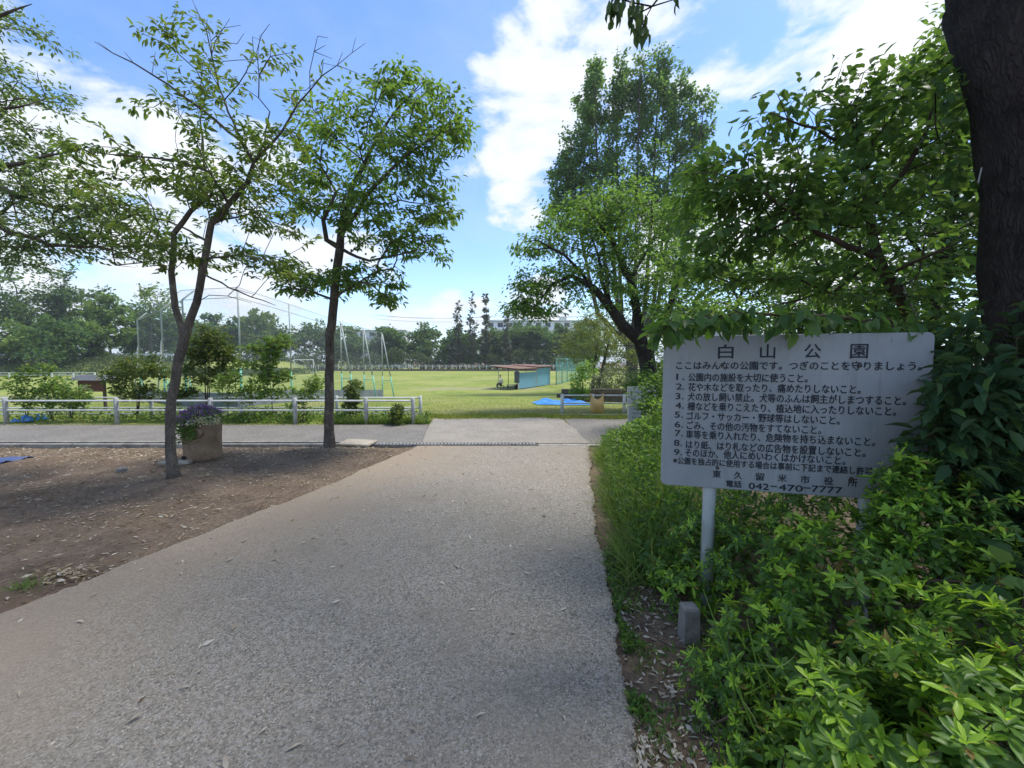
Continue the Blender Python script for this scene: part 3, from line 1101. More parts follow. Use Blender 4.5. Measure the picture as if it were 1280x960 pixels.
# yellow bag on the right fence
by = M['bag'] = plain('yellow_plastic', (.56, .36, .12), .4, .15, 5, spec=.5, dirt=(.62, .46, .22))
bc = Vector(((747 - 640) / FPX * 11.15, 11.17, .0))
V, F = [], []
nu, nv_ = 28, 16
for j in range(nv_ + 1):
    s = j / nv_
    zz = .03 + .46 * s
    w = .20 * (1 - .10 * s) * (1 if s > .12 else .75 + 2.1 * s)
    dp = .12 * math.sin(math.pi * min(1, .15 + s * .8)) + .02
    for i in range(nu):
        a = 2 * math.pi * i / nu
        wr = 1 + .05 * math.sin(5 * a + 9 * s) + .04 * math.sin(11 * a - 7 * s)
        # the two handles pull the rim up at the sides
        lift = (.09 * abs(math.cos(a)) ** 3 - .07 * (1 - abs(math.cos(a))) ) * max(0, s - .55) / .45
        V.append(bc + Vector((w * math.cos(a) * wr, dp * math.sin(a) * wr, zz + lift)))
for j in range(nv_):
    for i in range(nu):
        i2 = (i + 1) % nu
        F.append((j * nu + i, j * nu + i2, (j + 1) * nu + i2, (j + 1) * nu + i))
F.append(tuple(range(nu - 1, -1, -1)))
bag = tag(link('plastic_bag', raw_mesh('plastic_bag', V, F, by, True)), 'bulging yellow plastic bag hanging from the short white fence', 'bag')
for s in (-1, 1):
    MB().tube([bc + Vector((s * .16, 0, .52)), bc + Vector((s * .19, .05, .575)), bc + Vector((s * .17, .13, .555)), bc + Vector((s * .15, .13, .5))], [.022, .016, .014, .02], 8).build('handle', by, bag, True)

# two white notices right of the fence


def small_notice(label, px0, px1, py0, py1, Y, rows):
    a, b_ = at(px0, py1, Y), at(px1, py0, Y)
    cx, w, z0, z1 = (a.x + b_.x) / 2, b_.x - a.x, a.z, b_.z
    t = empty('small_notice', (cx, Y, 0), label, 'notice')
    MB().box((cx, Y, (z0 + z1) / 2), (w, .012, z1 - z0)).build('panel', M['whiteboard'], t)
    for s in (-1, 1):
        MB().box((cx + s * (w / 2 + .012), Y, (z1 - .06) / 2), (.022, .03, z1 + .06)).build('leg', M['white_post'], t)
    mk = MB()
    r = random.Random(int(px0 * 7 + py0))
    for k in range(rows):
        zz = z1 - (k + .8) * (z1 - z0) / (rows + .6)
        xx = cx - w * .40
        while xx < cx + w * .38:
            l = r.uniform(.012, .034)
            if r.random() < .78:
                mk.box((xx + l / 2, Y - .0085, zz + r.uniform(-.004, .004)), (l, .003, r.uniform(.02, .035)))
            xx += l + .012
    mk.build('faded_print', M['ink'], t)
    return t


small_notice('low white notice with faded rows of print behind the weeds beside the large board', 786, 822, 507, 531, 8.9, 4)
small_notice('white notice with a few faded rows, standing above the lower white notice', 785, 819, 483, 506, 10.7, 2)

# ------------------------------------------------------------------ planter
pc = ground(254, 571)
pc.z = -.03
pl = empty('planter', pc, 'brown tree stump shaped concrete planter behind the forked tree', 'planter')


def wobp(a, z):
    return .035 * math.sin(3 * a + z * 3) + .02 * math.sin(7 * a - z * 5) + .012 * math.sin(13 * a)


prof = [(.236, -.02), (.245, .05), (.240, .17), (.243, .33), (.250, .46), (.257, .57), (.258, .625), (.245, .64), (.225, .62), (.215, .54)]
MB().lathe(pc, prof, 40, wobp).build('pot', M['planter'], pl, True)
kn = Vector((pc.x + .10, pc.y - .226, .42))
MB().lathe((0, 0, 0), [(.075, 0), (.07, .02), (.05, .03), (.042, .022)], 16)
k_ = MB()
k_.lathe((0, 0, 0), [(.078, -.03), (.074, .012), (.055, .026), (.04, .018)], 18)
k_.V = [kn + Vector((q.x, -q.z, q.y)) for q in k_.V]
k_.build('knot', M['planter'], pl, True)
MB().box((pc.x - .10, pc.y - .228, .035), (.07, .05, .06)).build('drain_hole', M['dark'], pl, bevel=.01)
fl = empty('flowers', (pc.x, pc.y, .5), 'purple and cream flowers spilling over the stump shaped planter', 'flowers')
n = 1500
d = norm(rn(n, 3)); d[:, 2] = np.abs(d[:, 2])
P = np.array([pc.x, pc.y, .56]) + d * rng.uniform(.6, 1, (n, 1)) * np.array([.30, .30, .22])
cas = rng.random(n) < .35
P[cas, 2] -= rng.uniform(.05, .32, cas.sum())
P[cas, 1] = pc.y - .26 - rng.uniform(0, .05, cas.sum())
P[cas, 0] = pc.x + rng.uniform(-.26, .12, cas.sum())
leaves('foliage', P, d + rn(n, 3) * .5, d + rn(n, 3) * .6 + [0, 0, .4], rng.uniform(.035, .06, n), .022, T_TRI2, M['az_old'], fl)
n = 1100
d = norm(rn(n, 3)); d[:, 2] = np.abs(d[:, 2])
P = np.array([pc.x, pc.y, .57]) + d * rng.uniform(.92, 1.12, (n, 1)) * np.array([.31, .30, .23])
keep = (P[:, 0] < pc.x + .12) | (P[:, 2] > .68)
P, d = P[keep], d[keep]
leaves('purple_blossom', P, rn(len(P), 3) + d * .3, d + rn(len(P), 3) * .3, rng.uniform(.022, .038, len(P)), .03, T_TRI2, M['fl_purple'], fl)
n = 420
d = norm(rn(n, 3)); d[:, 2] = np.abs(d[:, 2]); d[:, 1] = -np.abs(d[:, 1]); d[:, 0] = np.abs(d[:, 0])
P = np.array([pc.x + .02, pc.y, .54]) + d * rng.uniform(.95, 1.1, (n, 1)) * np.array([.27, .31, .19])
leaves('cream_blossom', P, rn(n, 3) + d * .3, d + rn(n, 3) * .3, rng.uniform(.018, .03, n), .024, T_TRI2, M['fl_white'], fl)
tag(MB().box((pc.x - .17, pc.y - .30, -.008), (.42, .16, .05), R(6)).build('stone_slab', M['slab'], bevel=.012), 'flat stone slab at the foot of the stump planter', 'stone slab')


def stone(name, label, c, r, seed):
    rr = np.random.default_rng(seed)
    import bmesh
    bm = bmesh.new()
    bmesh.ops.create_icosphere(bm, subdivisions=3, radius=1)
    ph = rr.uniform(0, 6, 6)
    for vtx in bm.verts:
        q = vtx.co.copy()
        f = 1 + .16 * math.sin(3 * q.x + ph[0]) + .13 * math.sin(4 * q.y + ph[1]) + .1 * math.sin(5 * q.z + ph[2]) + .05 * math.sin(11 * q.x + 9 * q.y)
        vtx.co = Vector(c) + Vector((q.x * r[0] * f, q.y * r[1] * f, q.z * r[2] * f))
    me = bpy.data.meshes.new(name)
    bm.to_mesh(me)
    bm.free()
    me.materials.append(M['stone'])
    return tag(link(name, me), label, 'stone')


q = ground(152, 588)
stone('stone', 'small pale stone lying on the bare soil left of the forked tree', (q.x, q.y, .0), (.075, .05, .045), 3)
q = ground(862, 812)
stub = MB()
for zz, hw in ((-.05, .048), (.15, .043), (.165, .036)):
    stub.V += [Vector((q.x + .05 + sx * hw, q.y + .12 + sy * hw * .9, zz)) for sx, sy in ((-1, -1), (1, -1), (1, 1), (-1, 1))]
stub.F = [(3, 2, 1, 0), (8, 9, 10, 11)] + [(4 * k + i, 4 * k + (i + 1) % 4, 4 * k + 4 + (i + 1) % 4, 4 * k + 4 + i) for k in range(2) for i in range(4)]
tag(stub.build('marker_stub', M['stone'], bevel=.006), 'short grey concrete stub at the foot of the white board post', 'marker')
# folded navy sheet at the left
q = ground(-22, 575)
V, F = [], []
for j in range(7):
    for i in range(13):
        V.append((q.x - .55 + 1.05 * i / 12, q.y - .22 + .42 * j / 6 + .05 * math.sin(i * .7), -.012 + .02 * abs(math.sin(i * 1.1 + j * .8)) + .015 * math.sin(j * 1.7)))
for j in range(6):
    for i in range(12):
        F.append((j * 13 + i, j * 13 + i + 1, (j + 1) * 13 + i + 1, (j + 1) * 13 + i))
sh = tag(link('sheet', raw_mesh('sheet', V, F, M['navy'], True)), 'flat navy sheet lying on the bare soil at the left edge', 'sheet')
so = sh.modifiers.new('solid', 'SOLIDIFY')
so.thickness = .012


def tarp(name, label, px0, px1, Y, depth, hump, seed, mat):
    rr = np.random.default_rng(seed)
    x0, x1 = (px0 - 640) / FPX * Y, (px1 - 640) / FPX * Y
    nx, ny = 46, 26
    V, F = [], []
    ph = rr.uniform(0, 6, 8)
    for j in range(ny + 1):
        for i in range(nx + 1):
            s, t = i / nx, j / ny
            x = x0 + (x1 - x0) * s + .07 * math.sin(7 * t + ph[0])
            y = Y + depth * (t - .5) + .10 * math.sin(5 * s + ph[1])
            e = min(s, 1 - s, t, 1 - t) * 6
            e = min(1, e)
            z = float(hgt(x, y)) + .015 + e * hump * (.35 + .35 * math.sin(9 * s + 3 * t + ph[2]) + .3 * math.sin(13 * t - 6 * s + ph[3]) + .25 * math.sin(23 * s + 17 * t + ph[4]) + .35 * math.exp(-((s - .5) ** 2 + (t - .5) ** 2) * 9))
            V.append((x, y, max(z, float(hgt(x, y)) + .012)))
    for j in range(ny):
        for i in range(nx):
            F.append((j * (nx + 1) + i, j * (nx + 1) + i + 1, (j + 1) * (nx + 1) + i + 1, (j + 1) * (nx + 1) + i))
    o = tag(link(name, raw_mesh(name, V, F, mat, True)), label, 'tarpaulin')
    return o


tarp('blue_tarpaulin', 'crumpled bright blue tarpaulin spread on the grass behind the short fence', 668, 732, 15.0, 1.7, .15, 3, M['tarp'])
tarp('blue_tarpaulin', 'small crumpled blue sheet under the saplings at the far left', 14, 36, 9.75, .25, .10, 8, M['tarp'])
tarp('blue_tarpaulin', 'pale blue sheet scrap lying right of the small crumpled sheet at the far left', 38, 55, 10.05, .25, .10, 9, M['tarp'])

# ------------------------------------------------------------------ backstop with net


def net_mat():
    m, b = new_mat('wire_net')
    t = b.n('ShaderNodeTexCoord').outputs['UV']
    s = b.n('ShaderNodeSeparateXYZ', {0: t})
    p = b.math('ADD', s.outputs[0], s.outputs[1])
    q = b.math('SUBTRACT', s.outputs[0], s.outputs[1])

    def ln(x):
        f = b.math('ABSOLUTE', b.math('SUBTRACT', b.math('FRACT', b.math('MULTIPLY', x, 14.0)), .5))
        return b.smooth(f, .045, .025)
    a = b.math('MAXIMUM', ln(p), ln(q))
    d = b.n('ShaderNodeBsdfPrincipled', {'Base Color': (.22, .26, .25, 1), 'Roughness': .5})
    tr = b.n('ShaderNodeBsdfTransparent')
    mx = b.n('ShaderNodeMixShader', {0: a, 1: tr.outputs[0], 2: d.outputs[0]})
    b.n('ShaderNodeOutputMaterial', {'Surface': mx.outputs[0]})
    return m


M['net'] = net_mat()


def net_panel(p0, p1, z0, z1, parent, name='net', mat=None):
    L_ = (Vector(p1) - Vector(p0)).length
    V = [(*p0, z0[0]), (*p1, z0[1]), (*p1, z1[1]), (*p0, z1[0])]
    me = raw_mesh(name, V, [(0, 1, 2, 3)], mat or M['net'])
    uv = me.uv_layers.new(name='uv')
    for i, c in enumerate(((0, 0), (L_, 0), (L_, z1[1] - z0[1]), (0, z1[0] - z0[0]))):
        uv.data[i].uv = c
    return link(name, me, parent)


BP = [(175, 18.5, 1), (205, 16.0, 1), (232, 14.0, 1), (301, 13.5, 0), (364, 16.5, 0), (427, 20, 2), (455, 22, 2), (478, 24, 2)]
bpos = [((px - 640) / FPX * Y, Y, kind) for px, Y, kind in BP]
bk = empty('backstop', (bpos[3][0], bpos[3][1], float(hgt(bpos[3][0], bpos[3][1]))), 'tall wire net backstop on mint green and pale poles behind the low fence', 'backstop')
tops = []
for (x, y, kind) in bpos:
    z0 = float(hgt(x, y))
    H = 4.1 if kind != 2 else 3.95
    p = MB()
    if kind == 1:
        p.tube([(x, y, z0 + 1.3), (x, y, z0 + H - .35), (x + .32, y + .15, z0 + H)], .028, 10)
        p.tube([(x - .45, y + .1, z0 - .1), (x - .02, y, z0 + H * .62)], .028, 8)
    else:
        p.tube([(x, y, z0 + 1.3), (x, y, z0 + H)], .029, 10)
    p.build('pole', M['palepole'], bk, True)
    lowp = MB()
    lowp.tube([(x, y, z0 - .1), (x, y, z0 + 1.32)], .034, 10)
    if kind == 2:
        lowp.tube([(x + .86, y - .5, z0 - .1), (x + .60, y - .35, z0 + 1.3)], .034, 10)
        lowp.tube([(x, y, z0 + 1.05), (x + .64, y - .37, z0 + 1.05)], .02, 8)
        MB().tube([(x + .60, y - .35, z0 + 1.28), (x + .05, y - .03, z0 + H - .1)], .032, 10).build('brace', M['palepole'], bk, True)
    elif kind == 1:
        lowp.tube([(x, y, z0 + .9), (x + .35, y - .25, z0 + .9), (x + .40, y - .28, z0 - .1)], .024, 8)
    lowp.build('pole_base', M['mint'], bk, True)
    tops.append((x, y, z0, z0 + H))
for i in range(len(tops) - 1):
    a, b_ = tops[i], tops[i + 1]
    for hz, rr in ((-.02, .010), (-.36, .012), (-1.62, .010)):
        MB().tube([(a[0], a[1], a[3] + hz), (b_[0], b_[1], b_[3] + hz)], rr, 6).build('crossbar', M['palepole'] if hz > -1 else M['iron'], bk, True)
    net_panel(a[:2], b_[:2], (a[2] + .45, b_[2] + .45), (a[3] - .02, b_[3] - .02), bk)
    # low wall at the foot
    d = Vector((b_[0] - a[0], b_[1] - a[1]))
    hh = .48
    c = ((a[0] + b_[0]) / 2, (a[1] + b_[1]) / 2)
    w_ = MB()
    ux, uy = d.x / d.length, d.y / d.length
    tk = .07
    V = []
    for (px_, py_, zz) in ((a[0], a[1], a[2]), (b_[0], b_[1], b_[2])):
        for s in (-1, 1):
            V += [(px_ - uy * tk * s, py_ + ux * tk * s - .12, zz - .15), (px_ - uy * tk * s, py_ + ux * tk * s - .12, zz + hh)]
    w_.add(V, [(0, 1, 5, 4), (2, 6, 7, 3), (1, 3, 7, 5), (0, 2, 3, 1), (4, 5, 7, 6)])
    w_.build('base_wall', M['greywall'], bk)

# soccer goal far off
gx = empty('goal_frame', ((372 - 640) / FPX * 92, 92, FIELD_Z), 'small white goal frame in front of the far trees, between two backstop poles', 'goal')
z0 = FIELD_Z
x0, x1 = (368 - 640) / FPX * 92, (392 - 640) / FPX * 92
MB().tube([(x0, 92, z0), (x0, 92, z0 + 3.0), (x1, 92, z0 + 3.0), (x1, 92, z0)], .11, 8).build('frame', M['white_rail'], gx)
MB().tube([(x0, 92, z0 + 3.0), (x0, 93.5, z0), (x1, 93.5, z0), (x1, 92, z0 + 3.0)], .06, 6).build('rear_frame', M['white_rail'], gx)

# roofed information board
ix, iy = (115 - 640) / FPX * 12.3, 12.3
iz = float(hgt(ix, iy))
ib = empty('information_board', (ix, iy, iz), 'dark roofed brown timber board standing on the grass among saplings', 'notice board')
for s in (-1, 1):
    MB().box((ix + s * .36, iy, iz + .42), (.06, .06, 1.1)).build('leg', M['timber'], ib)
MB().box((ix, iy - .045, iz + .76), (.80, .03, .36)).build('panel', M['brownwood'], ib)
MB().box((ix - .17, iy - .064, iz + .73), (.14, .004, .12)).build('notice', M['slab'], ib)
rf = MB()
rf.add([(ix - .58, iy - .28, iz + .94), (ix + .62, iy - .28, iz + .94), (ix + .47, iy + .05, iz + 1.10), (ix - .43, iy + .05, iz + 1.10), (ix - .58, iy + .36, iz + .94), (ix + .62, iy + .36, iz + .94)],
       [(0, 1, 2, 3), (3, 2, 5, 4), (0, 3, 4), (1, 5, 2), (0, 4, 5, 1)])
rf.build('roof', M['roofdark'], ib)

# ------------------------------------------------------------------ shelter (players' bench)
wA, wB = Vector((.6, 36.0, FIELD_Z)), Vector((4.15, 43.2, FIELD_Z))
wd = (wB - wA).normalized()
wn = Vector((-wd.y, wd.x, 0))        # towards the field (left)
sh = empty('shelter', wA, 'low open shelter with sky blue walls and rusty brown roof at the field edge', 'shelter')


def slab(mb, p0, p1, z0, z1, th):
    d = (p1 - p0)
    ln = d.length
    c = (p0 + p1) / 2
    a = math.atan2(d.y, d.x)
    mb.box((c.x, c.y, (z0 + z1) / 2), (ln, th, z1 - z0), a)


Lw = (wB - wA).length
pm = wA + wd * (Lw * .52)
q_ = MB(); slab(q_, wA, pm - wd * .12, FIELD_Z + .06, FIELD_Z + 1.55, .05); q_.build('wall_panel', M['blue'], sh)
q_ = MB(); slab(q_, pm + wd * .12, wB, FIELD_Z + .06, FIELD_Z + 1.92, .05); q_.build('wall_panel', M['blue'], sh)
for p in (wA, pm, wB):
    MB().box((p.x, p.y, FIELD_Z + .98), (.11, .11, 1.96)).build('post', M['white_post'], sh)
for k, (al, f) in enumerate(((0.0, 2.1), (.26, 2.1), (.52, 2.1), (.76, 2.0), (1, 2.0))):
    p = wA + wd * (Lw * al) + wn * f
    MB().tube([(p.x, p.y, FIELD_Z - .05), (p.x, p.y, FIELD_Z + 2.0)], .03, 8).build('post', M['palepole'] if k % 2 == 0 else M['timber'], sh)
for al0, al1, dz in ((-.06, .54, 0.0), (.50, 1.03, .14)):
    a0, a1 = wA + wd * (Lw * al0), wA + wd * (Lw * al1)
    b0 = MB()
    o1, o2 = -.30, 2.75
    z0r, z1r = FIELD_Z + 1.90 + dz, FIELD_Z + 2.16 + dz * .6
    n = 34
    V, F = [], []
    for i in range(n + 1):
        e = a0.lerp(a1, i / n)
        cz = .02 * math.sin(i * math.pi)
        cz = .022 * (1 if i % 2 else -1)
        for off, z in ((o1, z0r), (o2, z1r)):
            V.append((e.x + wn.x * off, e.y + wn.y * off, z + cz + .03))
            V.append((e.x + wn.x * off, e.y + wn.y * off, z + cz))
    for i in range(n):
        b_ = i * 4
        F += [(b_, b_ + 4, b_ + 6, b_ + 2), (b_ + 1, b_ + 3, b_ + 7, b_ + 5), (b_, b_ + 1, b_ + 5, b_ + 4), (b_ + 2, b_ + 6, b_ + 7, b_ + 3)]
    b0.add(V, F)
    b0.build('roof', M['roofbrown'], sh)
    for i in range(7):
        e = a0.lerp(a1, (i + .5) / 7)
        r0, r1 = e + wn * o1, e + wn * o2
        MB().tube([(r0.x, r0.y, z0r - .07), (r1.x, r1.y, z1r - .07)], .035, 6).build('rafter', M['timber'], sh)
# benches inside
bp0, bp1 = wA + wn * .45 + wd * .1, wA + wn * .45 + wd * 3.2
bn = empty('bench', bp0, 'long dark bench inside the blue shelter', 'bench')
q_ = MB(); slab(q_, bp0, bp1, FIELD_Z + .40, FIELD_Z + .45, .36); q_.build('seat', M['timber'], bn)
for f in (.1, .5, .9):
    p = bp0.lerp(bp1, f)
    MB().box((p.x, p.y, FIELD_Z + .19), (.30, .10, .42)).build('leg', M['timber'], bn)
b2c = Vector((-.05, 36.3, FIELD_Z))
bn = empty('bench', b2c, 'small pale topped bench beside the seated person', 'bench')
MB().box((b2c.x, b2c.y, FIELD_Z + .43), (.95, .34, .05)).build('seat', M['grey_post'], bn)
for s in (-1, 1):
    MB().box((b2c.x + s * .36, b2c.y, FIELD_Z + .2), (.07, .28, .42)).build('leg', M['timber'], bn)
# clothing hung on the shelter's post
cl = MB()
cc = wA + wn * .12 - wd * .10
prof = []
V, F = [], []
nu = 16
for j, (z, rx, ry) in enumerate(((1.72, .05, .05), (1.66, .16, .09), (1.55, .24, .12), (1.3, .22, .12), (1.0, .23, .13), (.75, .25, .13), (.62, .24, .10))):
    for i in range(nu):
        a = 2 * math.pi * i / nu
        f = 1 + .12 * math.sin(4 * a + j)
        V.append(cc + Vector((rx * math.cos(a) * f, ry * math.sin(a) * f, z)))
for j in range(6):
    for i in range(nu):
        F.append((j * nu + i, (j + 1) * nu + i, (j + 1) * nu + (i + 1) % nu, j * nu + (i + 1) % nu))
F.append(tuple(range(nu)))
tag(link('hanging_coat', raw_mesh('hanging_coat', V, F, M['coat'], True)), 'dark grey clothing hanging at the near end of the blue shelter', 'clothing')


# seated person
def skin_mesh(name, verts, edges, radii, mat, parent, sub=2):
    me = bpy.data.meshes.new(name)
    me.from_pydata(verts, edges, [])
    me.materials.append(mat)
    o = link(name, me, parent)
    sk = o.modifiers.new('skin', 'SKIN')
    sk.use_smooth_shade = True
    for i, r in enumerate(radii):
        me.skin_vertices[0].data[i].radius = r if hasattr(r, '__len__') else (r, r)
    me.skin_vertices[0].data[0].use_root = True
    o.modifiers.new('sub', 'SUBSURF').levels = sub
    o.modifiers['sub'].render_levels = sub
    return o


pp = Vector((-.92, 36.0, FIELD_Z))
pe = empty('person', pp, 'person in a pale shirt and dark trousers sitting hunched beside the blue shelter', 'person')


def W(l):
    return [tuple(pp + Vector(q)) for q in l]


# facing left (-x) and a little away
bv_ = [(0, 0, .50), (-.03, 0, .68), (-.08, 0, .90), (-.11, 0, 1.04), (-.15, 0, 1.14), (-.17, 0, 1.24), (-.19, 0, 1.31),
       (-.06, -.17, .98), (-.20, -.22, .74), (-.40, -.12, .66), (-.48, -.10, .65),
       (-.06, .17, .98), (-.20, .22, .74), (-.40, .12, .66), (-.48, .10, .65),
       (-.10, -.10, .50), (-.46, -.13, .52), (-.42, -.13, .10), (-.55, -.13, .04),
       (-.10, .10, .50), (-.46, .13, .52), (-.42, .13, .10), (-.55, .13, .04)]
be_ = [(0, 1), (1, 2), (2, 3), (3, 4), (4, 5), (5, 6), (2, 7), (7, 8), (8, 9), (9, 10), (2, 11), (11, 12), (12, 13), (13, 14), (0, 15), (15, 16), (16, 17), (17, 18), (0, 19), (19, 20), (20, 21), (21, 22)]
br_ = [.13, .13, .13, .06, .055, .095, .075, .055, .045, .035, .03, .055, .045, .035, .03, .085, .06, .042, .035, .085, .06, .042, .035]
skin_mesh('body', W(bv_), be_, br_, M['skin'], pe)
skin_mesh('shirt', W([(0, 0, .52), (-.03, 0, .70), (-.075, 0, .90), (-.10, 0, 1.02), (-.06, -.18, .97), (-.16, -.22, .80), (-.06, .18, .97), (-.16, .22, .80)]),
          [(0, 1), (1, 2), (2, 3), (2, 4), (4, 5), (2, 6), (6, 7)], [.16, .165, .165, .09, .085, .075, .085, .075], M['shirt'], pe)
skin_mesh('trousers', W([(0, 0, .50), (-.10, -.10, .505), (-.46, -.13, .525), (-.425, -.13, .14), (-.10, .10, .505), (-.46, .13, .525), (-.425, .13, .14)]),
          [(0, 1), (1, 2), (2, 3), (0, 4), (4, 5), (5, 6)], [.165, .115, .085, .062, .115, .085, .062], M['trousers'], pe)
skin_mesh('hair', W([(-.155, 0, 1.25), (-.165, 0, 1.31), (-.17, 0, 1.345)]), [(0, 1), (1, 2)], [.098, .098, .06], M['hair'], pe)
st = empty('stool', (pp.x + .02, pp.y, FIELD_Z), 'low dark stool under the seated person', 'stool')
MB().box((pp.x + .02, pp.y, FIELD_Z + .345), (.38, .38, .05)).build('seat', M['timber'], st)
for sx in (-1, 1):
    for sy in (-1, 1):
        MB().box((pp.x + .02 + sx * .15, pp.y + sy * .15, FIELD_Z + .16), (.04, .04, .33)).build('leg', M['timber'], st)

# green mesh fence right of the shelter
gm, gb = new_mat('green_mesh')
t_ = gb.n('ShaderNodeTexCoord').outputs['UV']
s_ = gb.n('ShaderNodeSeparateXYZ', {0: t_})


def ln_(x, sc, wd_):
    f = gb.math('ABSOLUTE', gb.math('SUBTRACT', gb.math('FRACT', gb.math('MULTIPLY', x, sc)), .5))
    return gb.smooth(f, wd_ + .02, wd_)


a_ = gb.math('MAXIMUM', ln_(gb.math('ADD', s_.outputs[0], s_.outputs[1]), 12.0, .13), ln_(gb.math('SUBTRACT', s_.outputs[0], s_.outputs[1]), 12.0, .13))
d_ = gb.n('ShaderNodeBsdfPrincipled', {'Base Color': (.07, .25, .22, 1), 'Roughness': .5})
mx_ = gb.n('ShaderNodeMixShader', {0: a_, 1: gb.n('ShaderNodeBsdfTransparent').outputs[0], 2: d_.outputs[0]})
gb.n('ShaderNodeOutputMaterial', {'Surface': mx_.outputs[0]})
M['greenpole'] = plain('green_pole', (.10, .30, .26), .5, .1)
gf = empty('mesh_fence', (4.85, 43, FIELD_Z), 'tall green wire mesh fence running away right of the blue shelter', 'fence')
gp = [(4.85 + (i * 1.02), 43 + i * 3.0) for i in range(9)]
for i, (x, y) in enumerate(gp):
    MB().tube([(x, y, FIELD_Z - .1), (x, y, FIELD_Z + 3.0)], .05, 8).build('post', M['greenpole'], gf, True)
    if i:
        for z in (.1, 1.5, 2.95):
            MB().tube([(gp[i - 1][0], gp[i - 1][1], FIELD_Z + z), (x, y, FIELD_Z + z)], .03, 6).build('rail', M['greenpole'], gf, True)
        net_panel(gp[i - 1], (x, y), (FIELD_Z + .1,) * 2, (FIELD_Z + 2.95,) * 2, gf, 'mesh_panel', gm)

# low brown wall right
x0, x1 = (702 - 640) / FPX * 16.4, (800 - 640) / FPX * 16.4
wz = float(hgt(2, 16.4))
bw = MB()
n = 9
for r_ in range(3):
    x = x0 - (.2 if r_ % 2 else 0)
    while x < x1:
        bw.box((x + .2, 16.4, wz + .08 + .185 * r_), (.392, .18, .178))
        x += .4
tag(bw.build('block_wall', M['brickwall'], bevel=.012), 'low dark brown block wall behind the blue tarpaulin', 'wall')

# ------------------------------------------------------------------ far fences, building


def copy_part(o, parent, delta):
    c = o.copy()
    COL.objects.link(c)
    c.parent = parent
    c.location = o.location + delta
    return c


ff = empty('far_fence', (-92, 108, FIELD_Z), 'long white rail fence along the far side of the field', 'fence')
fx = np.arange(-94, 14, 1.85)
p0 = MB().box((fx[0], 108, FIELD_Z + 1.05), (.16, .16, 1.3)).build('post', M['white_rail'], ff)
for x in fx[1:]:
    copy_part(p0, ff, Vector((x - fx[0], 0, 0)))
for z in (1.6, 1.15):
    MB().box(((fx[0] + fx[-1]) / 2, 107.96, FIELD_Z + z), (fx[-1] - fx[0], .06, .09)).build('rail', M['white_rail'], ff)
tag(MB().box((-30, 108.0, FIELD_Z + .2), (170, .4, .6)).build('far_kerb_wall', M['brickwall']), 'low dark wall under the far white fence', 'wall')

lf = empty('far_rail', (-82, 66, FIELD_Z), 'white rail fence at the left end of the field below the wooded bank', 'fence')
pts = [at(px, 466, 1) for px in (0,)]
xs_ = np.linspace(-110, -66, 14)
zz = [float(hgt(x, 64)) for x in xs_]
zr = FIELD_Z
p0 = MB().box((xs_[0], 62, zr + .4), (.16, .16, .9)).build('post', M['white_rail'], lf)
for x in xs_[1:]:
    copy_part(p0, lf, Vector((x - xs_[0], 0, 0)))
for z in (.82, .45):
    MB().box(((xs_[0] + xs_[-1]) / 2, 61.9, zr + z), (xs_[-1] - xs_[0], .06, .12)).build('rail', M['white_rail'], lf)
ub = empty('upper_guardrail', (-85, 74, 2), 'broken white guardrail on top of the wooded bank at the left', 'guardrail')
for xa, xb in ((-110, -101), (-97, -91), (-85, -79), (-76, -68)):
    MB().box(((xa + xb) / 2, 79, 2.9), (xb - xa, .12, .40)).build('beam', M['white_rail'], ub)
    for x in (xa + .5, xb - .5):
        MB().box((x, 79.1, 2.0), (.14, .1, 1.6)).build('post', M['white_rail'], ub)


def apartment(name, label, x0, x1, Y, H, floors, bays, depth=12):
    b = empty(name, ((x0 + x1) / 2, Y + depth / 2, FIELD_Z), label, 'building', 'white apartment blocks beyond the trees')
    zb = FIELD_Z
    MB().box(((x0 + x1) / 2, Y + depth / 2, zb + H / 2), (x1 - x0, depth, H)).build('wall', M['bwhite'], b)
    MB().box(((x0 + x1) / 2, Y + depth / 2, zb + H + .15), (x1 - x0 + .8, depth + .8, .5)).build('roof', M['bgrey'], b)
    fh = H / floors
    bw_ = (x1 - x0) / bays
    w0 = f0 = None
    for f in range(floors):
        MB().box(((x0 + x1) / 2, Y - .55, zb + f * fh + .55), (x1 - x0 - .6, 1.1, 1.05)).build('balcony', M['bgrey'] if f % 2 else M['bwhite'], b)
        for k in range(bays):
            cx = x0 + (k + .5) * bw_
            cz = zb + f * fh + fh * .62
            if w0 is None:
                w0 = MB().box((cx, Y - .03, cz), (bw_ * .55, .10, fh * .46)).build('window', M['bglass'], b)
                c0 = Vector((cx, Y, cz))
            else:
                copy_part(w0, b, Vector((cx, Y, cz)) - c0)
    for k in range(0, bays, 4):
        MB().box((x0 + k * bw_ + .3, Y + 1, zb + H + 1.0), (2.6, 3, 1.6)).build('stair_head', M['bwhite'], b)
    return b


